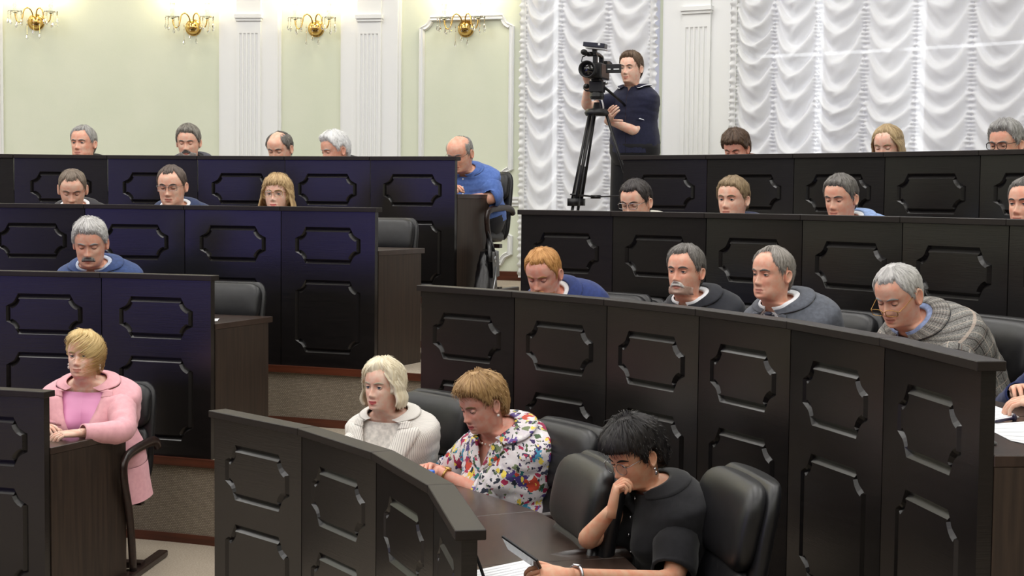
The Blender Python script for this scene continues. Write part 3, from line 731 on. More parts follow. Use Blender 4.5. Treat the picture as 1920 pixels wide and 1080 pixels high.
lash_m = mat('lashes', (44, 32, 28), .6); eyewhite = mat('eye_white', (222, 214, 208), .25); pupil_m = mat('pupil', (8, 8, 8), .15)
def hair(p, h, root, SF, n0, nb, hm, hp_, HLl, hsurf, k):
    st = h.get('style', 'short'); fem_ = h.get('fem', 0) > .8
    # grid over the skull: rows = head rings, columns by angle
    A = np.radians(np.linspace(-180, 180, 97)); rows = np.concatenate([np.linspace(0, nb-1.01, 74)])
    zz = np.interp(rows, np.arange(nb), HZ); aa = np.abs(np.degrees(A))
    fz = h.get('front', .078); rec = h.get('recede', 0.0); sb = h.get('burn', -.012); nape = h.get('nape', -.085)
    zh = np.interp(aa, [0, 22, 40, 52, 60, 68, 78, 84, 92, 104, 112, 125, 150, 180], [fz, fz, fz-.002+rec, .052+rec*.5, .035, .02, sb, .012, .026, .012, -.03, -.06, nape, nape])
    if h.get('ears_covered'): zh = np.interp(aa, [0, 22, 40, 52, 60, 68, 180], [fz, fz, fz-.004, .045, .015, nape*.5, nape])
    if 'sweep' in h: zh = zh+h['sweep']*np.sin(A)*np.exp(-(aa/55)**2)
    zh = zh+.0035*np.sin(A*57+1)*np.sin(A*23+len(p['label']))+.002*np.sin(A*91)
    AA, ZZ = np.meshgrid(A, zz); RR = np.meshgrid(A, rows)[1]
    tt, ts, tb = h.get('top', .014), h.get('side', .007), h.get('backt', .012)
    ad = np.degrees(np.abs(AA)); wt = sstep(.045, .1, ZZ)
    th_ = tt*wt+(1-wt)*(ts+(tb-ts)*sstep(80, 150, ad)); 
    if 'quiff' in h: th_ = th_+h['quiff']*np.exp(-(ad/45)**2)*np.exp(-((ZZ-fz-.015)/.022)**2)
    m = sstep(-.001, h.get('soft', .014), ZZ-zh[None, :])
    if 'bald' in h:                                                         # bald crown: hair only below this line outside the front
        bz = h['bald']; m = m*sstep(bz+.012, bz-.012, ZZ-.02*sstep(90, 170, ad))*sstep(h.get('balda', 52), h.get('balda', 52)+14, ad)
        if h.get('wisps'): m = np.maximum(m, h['wisps']*sstep(fz, fz+.02, ZZ))
    r = np.random.RandomState(len(p['label'])); ph = r.rand(6)*6
    strand = (np.sin(AA*61+ph[0]+2*np.sin(ZZ*60))+.7*np.sin(AA*37+ph[1]+3*np.sin(ZZ*41+ph[2]))+.6*np.sin(AA*113+ZZ*90+ph[3]))/2.3
    part = 0
    if 'parting' in h:
        pa = R_(h['parting']); part = np.exp(-((AA-pa)/.12)**2)*sstep(.03, .08, ZZ)*.006
    off = (th_*(1+.16*strand)+.0015*strand-part)*k
    P = SF.at(n0+RR, AA, 0); Ns = SF.at(n0+RR, AA, 1.0)-P
    P = P+Ns*(off*m-.004*k*(1-m))[..., None]
    keep = (m[:-1, :-1]+m[1:, :-1]+m[:-1, 1:]+m[1:, 1:]) > .02
    mb = MB(); uv = [(a/6.283+.5, z*5) for a, z in zip(AA.ravel(), ZZ.ravel())]
    mb.grid(P, hm, uv=uv, keep=keep, flip=False)
    top = SF.at(n0+nb-1.01, A, 0).mean(0)
    if 'bald' not in h or h.get('wisps', 0) > .5: mb.add(list(P[-1]), [tuple(range(len(A)-1))], hm)
    # single strands combed from the crown over the cap
    ns = h.get('strands', 1500); mrow = m; Rg = np.random.RandomState(len(p['label'])+3); cnt = 0; Vs = []; Fs = []; Us = []
    ri = Rg.randint(0, len(rows), ns*4); ci = Rg.randint(0, len(A), ns*4)
    ok = m[ri, ci] > .25; ri, ci = ri[ok][:ns], ci[ok][:ns]; nseg = 5
    zz0 = zz[ri]; len_ = h.get('slen', .035)*(.6+.8*Rg.rand(len(ri))); drift = h.get('split', 0)*np.sign(A[ci])*np.exp(-((np.abs(A[ci])-.5)/.8)**2)+h.get('comb', .0)+.25*Rg.randn(len(ri))*.35
    fl_ = np.where(np.abs(np.degrees(A[ci])) < 62, .3+.7*sstep(0, .04, zz0-zh[ci]), 1.0); len_ = len_*(fl_ if not fem_ else 1)
    thk = off[ri, ci]; a0_ = A[ci]+(Rg.rand(len(ri))-.5)*.07; u_ = Rg.rand(len(ri)); lift = .75+.45*Rg.rand(len(ri))+.25*h.get('messy', .3)*Rg.rand(len(ri))
    r0_ = rows[ri]+(Rg.rand(len(ri))-.5)
    pts = []
    for q in range(nseg+1):
        t = q/nseg; zt2 = np.clip(zz0+len_*(.35-t), -.118, .1165); rw = np.interp(zt2, HZ, np.arange(nb)); k_ = .35+.65*np.cos(np.clip(zt2/.125, -1, 1)*1.45)
        an = a0_+drift*t*len_/.035/np.maximum(k_, .25)*.6
        o2 = np.maximum(thk*(lift*math.sin(math.pi*min(1, t*.8+.18))), .0008); pts.append(SF.at(n0+rw, an, o2))
    pts = np.array(pts); d_ = np.gradient(pts, axis=0); cc = pts.mean(axis=(0, 1)); sdv = np.cross(d_, pts-cc); sdv /= np.linalg.norm(sdv, axis=2, keepdims=True)+1e-9
    wd_ = (h.get('sw_', .0011)*k*np.array([.5, 1, 1, 1, .8, .15]))[:, None, None]
    Lp_, Rp_ = pts+sdv*wd_, pts-sdv*wd_
    allp = np.stack([Lp_, Rp_], axis=1).transpose(2, 0, 1, 3).reshape(-1, 3); nS = len(ri)
    for sidx in range(nS):
        b_ = sidx*(nseg+1)*2
        for q in range(nseg): Fs.append((b_+2*q, b_+2*q+1, b_+2*q+3, b_+2*q+2))
    uvs = np.repeat(u_, (nseg+1)*2); vvs = np.tile(np.repeat(np.linspace(0, .25, nseg+1), 2), nS)+np.repeat(Rg.rand(nS), (nseg+1)*2)
    mb.add(allp, Fs, hm, list(zip(uvs, vvs)))
    ho = mb.build('hair', root)
    if 'long' in h:                                                        # hanging sides and back
        zb, a0, thick, flare, curl = h['long']; mb = MB(); Zl = np.linspace(.07, zb, 26); ncol = 40; rowsO = []; rowsI = []
        for z in Zl:
            q = sstep(.05, .0, z); fa = np.interp(z, [zb, -.05, .0, .07], [a0*1.02, a0, a0*.92, a0*.55])
            ang = np.radians(np.linspace(fa, 360-fa, ncol)); zc = max(z, -.02); base = np.interp(zc, HZ, np.arange(nb))
            B = (SF.at(n0+base, ang, 0))
            Bl = np.array([np.array(Rinv @ Vector(0*b)) for b in B]) if False else B
            # work in head coordinates
            row = np.interp(zc, HZ, np.arange(nb)); i = int(min(row, nb-2)); ring = HLl[i]*(1-(row-i))+HLl[i+1]*(row-i)
            E = np.concatenate([TH, [TH[0]+2*np.pi]]); ring2 = np.concatenate([ring, ring[:1]]); am = (ang-E[0]) % (2*np.pi)+E[0]
            x = np.interp(am, E, ring2[:, 0]); y = np.interp(am, E, ring2[:, 1])
            dn = max(0, (-.02-z))/max(.02, -.02-zb); ex = .004+thick*sstep(.085, -.01, z)+flare*math.sin(min(1, dn)*math.pi*.75)-curl*max(0, dn-.55)**1.5
            ln = np.hypot(x, y+.005); s_ = (ln+ex*(1+.07*np.sin(ang*31+6*z*4)+.05*np.sin(ang*53+z*12+2)))/ln
            jit = .01*np.sin(ang*23+1.3)*dn
            rowsO.append([hp_((xx*ss, (yy+.005)*ss-.005, z+jj)) for xx, yy, ss, jj in zip(x, y, s_, jit)])
            s2 = (ln+max(.001, ex-.012))/ln
            rowsI.append([hp_((xx*ss, (yy+.005)*ss-.005, z+jj)) for xx, yy, ss, jj in zip(x, y, s2, jit)])
        rows_ = np.concatenate([np.array(rowsO), np.array(rowsI)[:, ::-1]], axis=1)
        uv = [(j/rows_.shape[1]*.9, Zl[i]*5) for i in range(rows_.shape[0]) for j in range(rows_.shape[1])]
        mb.grid(rows_, hm, cv=True, capu=True, uv=uv, flip=True); mb.build('hair_lengths', root, recalc=True)
    def patch(name, xs, zs, fn, m_, off):
        X, Z = np.meshgrid(xs, zs); mm = fn(X, Z); Q = np.array([[hp_(hsurf(x, z, o)) for x, z, o in zip(rx, rz, ro)] for rx, rz, ro in zip(X, Z, np.where(mm > 0, off*np.clip(mm, 0, 1)+.0004+.0012*np.sin(X*900+Z*500)*np.clip(mm, 0, 1), -.004))])
        keep = (mm[:-1, :-1]+mm[1:, 1:]+mm[1:, :-1]+mm[:-1, 1:]) > .05; mb = MB(); mb.grid(Q, m_, keep=keep, uv=[(x*8, z*4) for x, z in zip(X.ravel(), Z.ravel())]); return mb.build(name, root)
    if 'moustache' in h:
        mm = hairmat('moustache_'+h['moustache'][0], *h['moustache'][1:3]); sz = h['moustache'][3]
        def f(X, Z): zc = -.0565-.012*(np.abs(X)/.032)**2*sz; return sstep(1.05, .7, np.sqrt((np.abs(X)/(.033*sz))**4+((Z-zc)/(.0105*sz))**2))
        patch('moustache', np.linspace(-.042, .042, 36), np.linspace(-.09, -.04, 22), f, mm, .007)
    if 'beard' in h:
        mm = hairmat('beard_'+h['beard'][0], *h['beard'][1:3]); thk = h['beard'][3]
        def f(X, Z):
            mouth = np.sqrt((X/.026)**2+((Z+.073)/.0115)**2); jaw = sstep(.052, .062, np.abs(X)*.9+(-.06-Z)*-.0+.0)
            edge = np.interp(np.abs(X), [0, .012, .03, .042, .052, .07], [-.086, -.086, -.066, -.070, -.074, -.085])
            return sstep(-.004, .006, edge-Z)*sstep(.85, 1.1, mouth)
        patch('beard', np.linspace(-.066, .066, 48), np.linspace(-.113, -.012, 34), f, mm, thk)
def glasses(g, root, hp_, hsurf):
    fm = mat('glasses_'+g['col'], {'black': (22, 20, 22), 'gold': (176, 138, 80), 'silver': (150, 150, 152), 'brown': (92, 54, 40), 'white': (205, 205, 205)}[g['col']], .25, 1 if g['col'] in ('gold', 'silver') else 0)
    dy, dz, tr = g.get('dy', 0), g.get('dz', 0), g.get('r', .0013); w_, hh = g.get('w', .024), g.get('h', .018); pr = g.get('pitch', 0)
    gl = bpy.data.objects.new('glasses', None); COL.objects.link(gl); gl.parent = root
    mb = MB(); fy = .103+dy
    def rim(s, q, y): 
        e = 2/g.get('sq', 3.2); return [hp_((s*.0335+q*w_*math.copysign(abs(math.cos(t))**e, math.cos(t)), y-.10*abs(s*.0335+q*w_*math.cos(t))+.0-(.6*pr*dz if False else 0), dz+q*hh*math.copysign(abs(math.sin(t))**e, math.sin(t)))) for t in np.linspace(0, 2*np.pi, 22, endpoint=False)]
    for s in (-1, 1):
        if g.get('half'): 
            pts = rim(s, 1, fy); mb.tube(pts, tr, fm, 6, closed=True)
        else: mb.tube(rim(s, 1, fy), tr, fm, 6, closed=True)
        z1 = dz+hh*.5; te = g.get('ear', (-.02, .012))
        mb.tube([hp_((s*(.0335+w_), fy-.10*(.0335+w_), z1)), hp_((s*.0665, fy-.012, z1)), hp_((s*.0765, .05, z1*.6+te[1]*.4)), hp_((s*.081, te[0], te[1])), hp_((s*.078, te[0]-.022, te[1]-.025))], tr*.9, fm, 6)
    mb.tube([hp_((-.0335+w_, fy-.002, dz+.004)), hp_((0, fy+.004, dz+.008)), hp_((.0335-w_, fy-.002, dz+.004))], tr, fm, 6)
    mb.build('frame', gl)
    for s in (-1, 1):
        mb = MB(); P = [rim(s, .97, fy+.0006), rim(s, .97, fy-.0006)]; mb.grid(P, lens_m, cv=True, capu=True); mb.build('lens', gl, smooth=False)
def lens_mat():
    m = bpy.data.materials.new('lens'); m.use_nodes = True; nt = m.node_tree; nt.nodes.clear(); N = nt.nodes.new
    o = N('ShaderNodeOutputMaterial'); t = N('ShaderNodeBsdfTransparent'); g = N('ShaderNodeBsdfGlossy'); x = N('ShaderNodeMixShader'); x.inputs[0].default_value = .06
    t.inputs[0].default_value = (.95, .95, .95, 1); g.inputs[1].default_value = .03
    nt.links.new(t.outputs[0], x.inputs[1]); nt.links.new(g.outputs[0], x.inputs[2]); nt.links.new(x.outputs[0], o.inputs[0]); return m
lens_m = lens_mat()
def stripe_mat(name, base, line, per, wid):
    m, nt, b = nodes(name); N = nt.nodes.new; L = nt.links.new; tc = N('ShaderNodeTexCoord'); sp = N('ShaderNodeSeparateXYZ'); L(tc.outputs['UV'], sp.inputs[0])
    a = N('ShaderNodeMath'); a.operation = 'MULTIPLY'; a.inputs[1].default_value = 1/per; L(sp.outputs[0], a.inputs[0]); f = N('ShaderNodeMath'); f.operation = 'FRACT'; L(a.outputs[0], f.inputs[0])
    g = N('ShaderNodeMath'); g.operation = 'LESS_THAN'; g.inputs[1].default_value = wid; L(f.outputs[0], g.inputs[0]); x = N('ShaderNodeMix'); x.data_type = 'RGBA'
    L(g.outputs[0], x.inputs['Factor']); x.inputs['A'].default_value = lin(base); x.inputs['B'].default_value = lin(line); L(x.outputs['Result'], b.inputs['Base Color']); b.inputs['Roughness'].default_value = .8; return m
def plaid_mat():
    m, nt, b = nodes('plaid_tweed'); N = nt.nodes.new; L = nt.links.new; tc = N('ShaderNodeTexCoord'); sp = N('ShaderNodeSeparateXYZ'); L(tc.outputs['UV'], sp.inputs[0])
    def line(o, per, lo, hi):
        a = N('ShaderNodeMath'); a.operation = 'MULTIPLY'; a.inputs[1].default_value = 1/per; L(o, a.inputs[0]); f = N('ShaderNodeMath'); f.operation = 'FRACT'; L(a.outputs[0], f.inputs[0])
        g = N('ShaderNodeMath'); g.operation = 'GREATER_THAN'; g.inputs[1].default_value = lo; L(f.outputs[0], g.inputs[0]); q = N('ShaderNodeMath'); q.operation = 'LESS_THAN'; q.inputs[1].default_value = hi; L(f.outputs[0], q.inputs[0])
        r = N('ShaderNodeMath'); r.operation = 'MULTIPLY'; L(g.outputs[0], r.inputs[0]); L(q.outputs[0], r.inputs[1]); return r.outputs[0]
    nz = N('ShaderNodeTexNoise'); nz.inputs['Scale'].default_value = 260; L(tc.outputs['Object'], nz.inputs['Vector']); rp = N('ShaderNodeValToRGB'); rp.color_ramp.elements[0].color = lin((96, 96, 94)); rp.color_ramp.elements[1].color = lin((160, 158, 154)); rp.color_ramp.elements[0].position = .35; rp.color_ramp.elements[1].position = .65; L(nz.outputs['Fac'], rp.inputs[0]); cur = rp.outputs[0]
    for (o, per, lo, hi, c, fac) in ((0, .062, .0, .5, (104, 102, 100), .35), (1, .075, .0, .5, (104, 102, 100), .35), (0, .062, .22, .29, (40, 34, 34), .75), (1, .075, .2, .26, (40, 34, 34), .75), (0, .062, .72, .78, (188, 176, 164), .7), (1, .075, .7, .75, (188, 172, 160), .7), (0, .062, .12, .15, (92, 66, 56), .7), (1, .075, .32, .35, (92, 66, 56), .7)):
        x = N('ShaderNodeMix'); x.data_type = 'RGBA'; w_ = N('ShaderNodeMath'); w_.operation = 'MULTIPLY'; w_.inputs[1].default_value = fac; L(line(sp.outputs[o], per, lo, hi), w_.inputs[0]); L(w_.outputs[0], x.inputs['Factor']); L(cur, x.inputs['A']); x.inputs['B'].default_value = lin(c); cur = x.outputs['Result']
    L(cur, b.inputs['Base Color']); b.inputs['Roughness'].default_value = .9; b.inputs['Specular IOR Level'].default_value = .2; return m
def floral_mat():
    m, nt, b = nodes('floral_print'); N = nt.nodes.new; L = nt.links.new; tc = N('ShaderNodeTexCoord'); cur = None
    n = N('ShaderNodeTexNoise'); n.inputs['Scale'].default_value = 40; n.inputs['Detail'].default_value = 5; L(tc.outputs['Object'], n.inputs['Vector'])
    vm = N('ShaderNodeVectorMath'); vm.operation = 'MULTIPLY_ADD'; L(n.outputs['Color'], vm.inputs[0]); vm.inputs[1].default_value = (.05, .05, .05); L(tc.outputs['Object'], vm.inputs[2])
    base = lin((222, 214, 218)); cur = None
    def layer(sc, thr, pal, off, cur):
        mp = N('ShaderNodeVectorMath'); mp.operation = 'ADD'; mp.inputs[1].default_value = (off, off*.7, off*.3); L(vm.outputs[0], mp.inputs[0])
        v = N('ShaderNodeTexVoronoi'); v.inputs['Scale'].default_value = sc; L(mp.outputs[0], v.inputs['Vector']); sp = N('ShaderNodeSeparateXYZ'); L(v.outputs['Color'], sp.inputs[0])
        r = N('ShaderNodeValToRGB'); r.color_ramp.interpolation = 'CONSTANT'; e = r.color_ramp.elements
        while len(e) < len(pal): e.new(.5)
        for i, c in enumerate(pal): e[i].position = i/len(pal); e[i].color = lin(c)
        L(sp.outputs[0], r.inputs[0])
        pk = N('ShaderNodeMath'); pk.operation = 'MULTIPLY_ADD'; pk.inputs[1].default_value = thr*1.1; pk.inputs[2].default_value = thr*.25; L(sp.outputs[1], pk.inputs[0])
        lt = N('ShaderNodeMath'); lt.operation = 'LESS_THAN'; L(v.outputs['Distance'], lt.inputs[0]); L(pk.outputs[0], lt.inputs[1])
        x = N('ShaderNodeMix'); x.data_type = 'RGBA'; L(lt.outputs[0], x.inputs['Factor']); L(r.outputs[0], x.inputs['B'])
        if cur is None: x.inputs['A'].default_value = base
        else: L(cur, x.inputs['A'])
        return x.outputs['Result']
    cur = layer(40, .52, [(70, 92, 60), (214, 206, 214), (60, 64, 84), (120, 132, 96), (222, 216, 220)], 1.0, cur)
    cur = layer(19, .50, [(150, 34, 74), (232, 200, 70), (78, 60, 130), (60, 140, 176), (214, 206, 212), (196, 70, 50), (110, 90, 160)], 5.0, cur)
    cur = layer(44, .44, [(34, 40, 56), (170, 40, 80), (240, 214, 90), (40, 120, 120), (236, 232, 232), (60, 40, 90)], 9.0, cur)
    L(cur, b.inputs['Base Color']); b.inputs['Roughness'].default_value = .75; return m
def outfit(p, root, SF, T, nt, nn, arms, legs, k, Cs, hip, N, hp_):
    w = p['wear']; ty = w['type']; fem = p['head'].get('fem', 0); seed = len(p['label'])
    row = lambda t: np.interp(t, T, np.arange(nt)); nrow = lambda q: nt-1+q*(nn+1)
    X0 = SF.R[:, :45, 0]-SF.R[:, 22:23, 0]
    def ang_of(r, x):
        i = int(min(r, nt+nn-1)); return float(np.interp(x, X0[i], TH[:45]))
    def shell(mb, m, rows, a0s, offs, ncol=48, wr=.004, half=None):
        """cloth wrapped round the torso from angle a0 on the right to 360-a0"""
        P = []; uv = []; v = 0; prev = None
        for r, a0, of in zip(rows, a0s, offs):
            A = np.linspace(a0, 2*np.pi-a0, ncol); q = SF.at(r, A, of); q = q+(q-q.mean(0))*0; P.append(q)
        P = np.array(P); cen = P.mean(axis=1, keepdims=True); nrm = P-cen; nrm /= np.linalg.norm(nrm, axis=2, keepdims=True)+1e-9
        P += nrm*(wr*(vnoise(P, 16, seed)+.6*vnoise(P*np.array((1, 1, 2.2)), 34, seed+3)))[..., None]
        S_ = np.concatenate([np.zeros((len(P), 1)), np.cumsum(np.linalg.norm(np.diff(P, axis=1), axis=2), axis=1)], axis=1); S_ = S_-S_.mean(1, keepdims=True)
        for i in range(len(P)): uv += [(x+.31, P[i, ncol//2, 2]) for x in S_[i]]
        mb.grid(P, m, uv=uv); return P
    def strip(mb, m, rows, x0s, x1s, off, thick=.003, n=5, s=1):
        """flat piece lying on the chest between two distances from the middle"""
        P = []
        for r, x0, x1 in zip(rows, x0s, x1s):
            A = [ang_of(r, s*(x0+(x1-x0)*q)) for q in np.linspace(0, 1, n)]
            top = SF.at(r, np.array(A), off+thick*np.array([0]+[1]*(n-2)+[.4])); bot = SF.at(r, np.array(A[::-1]), off-.006); P.append(np.concatenate([top, bot]))
        P = np.array(P); uv = [(P[i, j, 0], P[i, j, 2]) for i in range(len(P)) for j in range(P.shape[1])]
        mb.grid(P, m, cv=True, capu=True, uv=uv)
    def band(mb, m, rows_lo, rows_hi, a0, off_lo, off_hi, n=34, dip=0, thick=.004, dipw=.5):
        """collar band round the neck; rows may dip towards the front"""
        A = np.linspace(a0, 2*np.pi-a0, n); f = np.exp(-((np.minimum(A, 2*np.pi-A)-a0)/dipw)**2)
        q_ = np.linspace(0, 1, 7); up_ = [SF.at((rows_lo-dip*f)*(1-q)+(rows_hi-dip*.25*f)*q, A, off_lo*(1-q)+off_hi*q) for q in q_]; dn_ = [SF.at((rows_lo-dip*f)*(1-q)+(rows_hi-dip*.25*f)*q, A, off_lo*(1-q)+off_hi*q-thick) for q in q_[::-1]]
        P = np.array(up_+dn_); n_ = len(P); mb.grid(P, m, cu=True); mb.add([P[i, j] for j in (0, -1) for i in range(n_)], [tuple(range(n_)), tuple(range(2*n_-1, n_-1, -1))], m)
    def sleeve(mb, m, arm, prof, end=1.0, wr=.05, seg=16):
        s, sh, el, ha, spec = arm; path = limb_path((sh+np.array((-s*.045, 0, -.004)), el, ha), 12, .2); n = len(path)
        L = np.concatenate([[0], np.cumsum(np.linalg.norm(np.diff(path, axis=0), axis=1))]); f = L/L[-1]
        q = np.linspace(0, end, int(30*end)+6); pp = np.stack([np.interp(q, f, path[:, i]) for i in range(3)], 1)
        rad = np.interp(q, [x[0] for x in prof], [x[1] for x in prof])*k*p.get('armr', 1.0)*p.get('sw', 1.0)**.5
        R = tube_rings(pp, rad, seg); c = pp[:, None, :]; d = R-c; a = np.linspace(0, 2*np.pi, seg, endpoint=False)
        fold = np.exp(-((q-.52)/.2)**2)[:, None]
        wv = wr*(.5+fold)*np.sin(q[:, None]*46+2.2*np.sin(a[None, :]+seed)+seed)*(.6+.4*np.sin(a[None, :]*2+q[:, None]*9))+wr*.5*vnoise(R, 22, seed+s)
        R = c+d*(1+wv)[..., None]; inner = pp[-1]+(R[-1]-pp[-1])*.86; R2 = np.concatenate([R, inner[None]])
        uv = [(j/seg*2*np.pi*.055, L[-1]*qq) for qq in list(q)+[end] for j in range(seg)]
        mb.grid(R2, m, cv=True, uv=uv); return R
    SL = [(0, .028), (.07, .062), (.16, .074), (.28, .068), (.5, .058), (.62, .055), (.8, .047), (1, .041)]
    hi_t = .965
    def shirt_collar(m, spread=.35, off=.012, lift=.5, dip=2.2):
        mb = MB(); band(mb, m, row(.985), nrow(lift), R_(14), off+.004, off-.002, dip=.2); band(mb, m, nrow(.02), nrow(lift), R_(16), off+.005, off+.000, dip=dip+1.5, dipw=spread); return mb.build('shirt_collar', root, recalc=True)
    if ty in ('suit', 'blazer'):
        jm, sm = w['jacket'], w.get('shirt', shirt_white)
        # shirt or top beneath
        mb = MB(); rr = [row(t) for t in np.linspace(.15, .985 if w.get('collar', 1) else w.get('neckline', .965), 22)]
        shell(mb, sm, rr, [0.0]*len(rr), [.007]*len(rr), wr=w.get('shirtwr', .0015), ncol=60); mb.build('shirt' if w.get('collar', 1) else 'top', root)
        if w.get('collar', 1): shirt_collar(sm)
        if 'tie' in w:
            mb = MB(); tr = [.30, .45, .6, .75, .87, .93, .955]; tw = np.array([.042, .043, .04, .034, .027, .022, .019])
            strip(mb, w['tie'], [row(t) for t in tr], -tw, tw, .013, .004, 7)
            strip(mb, w['tie'], [row(t) for t in (.95, .965, .985, .998)]+[nrow(.12)], -np.array([.011, .017, .021, .02, .012]), np.array([.011, .017, .021, .02, .012]), .024, .007, 7); mb.build('tie', root, recalc=True)
        # jacket
        vb = w.get('button', .36); vw = w.get('vwidth', .066)
        tt = np.concatenate([np.linspace(0, vb, 10), np.linspace(vb, hi_t, 26)[1:]]); vx = np.where(tt < vb, .004, .004+(vw-.004)*((tt-vb)/(hi_t-vb))**.85)
        vx = np.where(tt > .93, vx*(1-.12*(tt-.93)/.035), vx)
        rr = [row(t) for t in tt]; a0 = [ang_of(r, x) for r, x in zip(rr, vx)]
        mb = MB(); of = [.018+.006*math.exp(-((t-.86)/.06)**2) for t in tt]
        shell(mb, jm, rr, a0, of, ncol=64, wr=w.get('wr', .0045))
        c0 = SF.R[0].mean(0); A_ = np.linspace(.06, 2*np.pi-.06, 64); q0 = SF.at(0, A_, .02)
        sk = np.array([c0+(q0-c0)*(1+.10*i/5)+np.array((0, -.0*i, -w.get('hem', .16)*i/5))+.006*np.sin(A_*9+i)[:, None]*(q0-c0) for i in range(6)]); mb.grid(sk, jm, uv=[(x, z[2]) for r_ in sk for x, z in zip(np.linspace(-.5, .5, 64), r_)], flip=True)
        for a in arms: sleeve(mb, jm, a, SL, .96 if not w.get('sl') else w['sl'])
        jo = mb.build('jacket', root)
        # lapels and collar
        mb = MB(); lt = np.linspace(vb+.02, .90, 14); lw = w.get('lapel', .075)
        for s in (-1, 1):
            rr = [row(t) for t in lt]; x0 = np.interp(lt, tt, vx)-.004; pr = np.clip((lt-vb)/(.86-vb), 0, 1); x1 = x0+lw*pr**.8*np.where(lt > .865, 1-.25*(lt-.865)/.035, 1)+.004
            strip(mb, jm, rr, x0, x1, .0265, .005, 6, s)
            lt2 = np.linspace(.895, hi_t, 6); rr = [row(t) for t in lt2]; x0 = np.interp(lt2, tt, vx)-.004
            strip(mb, jm, rr, x0, x0+np.linspace(lw*.62, .03, 6), .0275, .004, 6, s)
        mb.build('lapels', root, recalc=True)
        mb = MB(); av = ang_of(row(.955), vx[-1]); band(mb, jm, row(.964), nrow(.24), av*.98, .0255, .0175, n=40, dip=-.5, thick=.0045, dipw=.6); mb.build('jacket_collar', root, recalc=True)
        if w.get('pin'):
            mb = MB(); c = SF.at(row(.8), ang_of(row(.8), w['pin']*.09), .036); n = SF.at(row(.8), ang_of(row(.8), w['pin']*.09), .046)-c; n /= np.linalg.norm(n)
            M = Matrix.Translation(Vector(c)) @ Vector(n).to_track_quat('Z', 'Y').to_matrix().to_4x4()
            for i, cc in enumerate(((235, 235, 235), (40, 60, 150), (170, 30, 40))): mb.box((0, .006-.006*i, .001), (.02, .006, .002), mat('pin_%d' % i, cc, .3), M)
            mb.build('lapel_pin', root, smooth=False)
        if w.get('pocket'):
            mb = MB(); q = [row(t) for t in (.63, .655)]; strip(mb, w['pocket'], q, [.07, .07], [.145, .15], .03, .003, 5, 1); mb.build('breast_pocket', root, recalc=True)
    else:
        sm = w['shirt']; top_t = w.get('neckline', .985); mb = MB(); vn = w.get('vneck', 0)
        tt = np.concatenate([np.linspace(0, .5, 12), np.linspace(.5, top_t, 24)[1:]])
        vx = np.where(tt > .99-vn, (tt-(.99-vn))/max(vn, .01)*w.get('vwidth', .05), .001) if vn else np.zeros(len(tt))
        rr = [row(t) for t in tt]; a0 = [ang_of(r, x) if x > 0 else 0 for r, x in zip(rr, vx)]
        of = [w.get('off', .012)+(w.get('loose', 0))*math.exp(-((t-.45)/.3)**2) for t in tt]
        shell(mb, sm, rr, a0, of, ncol=64, wr=w.get('wr', .005)); se = w.get('sleeve', .36); lo = w.get('slack', 1.0)
        pr = [(0, .028), (.07, .058*lo), (.16, .07*lo), (.3, .066*lo), (.5, .056*lo), (.62, .053*lo), (.8, .045*lo), (1, .039)]
        ends = []
        for a in arms: ends.append(sleeve(mb, sm, a, pr, se, wr=w.get('slwr', .05)))
        mb.build(w.get('name', 'shirt'), root)
        if w.get('collar') == 'shirt': shirt_collar(w.get('collarm', sm), off=.012)
        if w.get('collar') == 'stand': mb = MB(); band(mb, sm, row(.96), nrow(.45), R_(22), .015, .008, dip=.5); mb.build('stand_collar', root, recalc=True)
        if w.get('collar') == 'shawl':
            mb = MB(); lt = np.linspace(.99-vn, .965, 14)
            for s in (-1, 1):
                x0 = np.interp(lt, tt, vx)-.003; strip(mb, sm, [row(t) for t in lt], x0, x0+np.interp(lt, [lt[0], .8, .9, .965], [.012, .06, .062, .04]), w.get('off', .012)+.012, .006, 6, s)
            band(mb, sm, row(.935), nrow(.3), R_(38), .03, .014, n=40, dip=-.6, thick=.008); mb.build('shawl_collar', root, recalc=True)
        if w.get('collar') == 'polo':
            mb = MB(); band(mb, sm, row(.968), nrow(.45), R_(24), .024, .008, dip=2.4, dipw=.42); mb.build('polo_collar', root, recalc=True)
            mb = MB(); A = np.linspace(R_(25), 2*np.pi-R_(25), 34); f = np.exp(-((np.minimum(A, 2*np.pi-A)-R_(24))/.42)**2); e = np.array([SF.at(row(.968)-2.4*f+d, A, .0255) for d in (.25, .7)]); mb.grid(e, shirt_white); mb.build('collar_stripe', root)
            for E in ends: mb = MB(); c0 = E[-3].mean(0); c1 = E[-2].mean(0); mb.grid([c0+(E[-3]-c0)*1.03, c1+(E[-2]-c1)*1.03], shirt_white, cv=True); mb.build('sleeve_stripe', root)
        if w.get('buttons'):
            mb = MB()
            for t in np.linspace(.4, .93, w['buttons']): c = SF.at(row(t), 0.0, w.get('off', .012)+.006); mb.ell(c, (.006, .004, .006), w['buttonm'], seg=8, rings=5)
            mb.build('buttons', root)
        if w.get('cuff'):
            for E in ends: mb = MB(); c0 = E[-3].mean(0); c1 = E[-1].mean(0); mb.grid([c0+(E[-3]-c0)*1.02, c0+(E[-3]-c0)*1.08, c1+(E[-1]-c1)*1.08, c1+(E[-1]-c1)*1.0], sm, cv=True); mb.build('cuff', root)
    if w.get('necklace'):
        mb = MB(); rr = [(a, np.interp(abs(a), [0, 1.2, 2.6, 3.14], [.93, .955, .995, 1.0])) for a in np.linspace(-2.6, 2.6, 46)]
        for a, t in rr: mb.ell(SF.at(row(t), a, .006), (.0045,)*3, mat('pearl', (236, 226, 214), .2), seg=6, rings=4)
        mb.build('necklace', root)
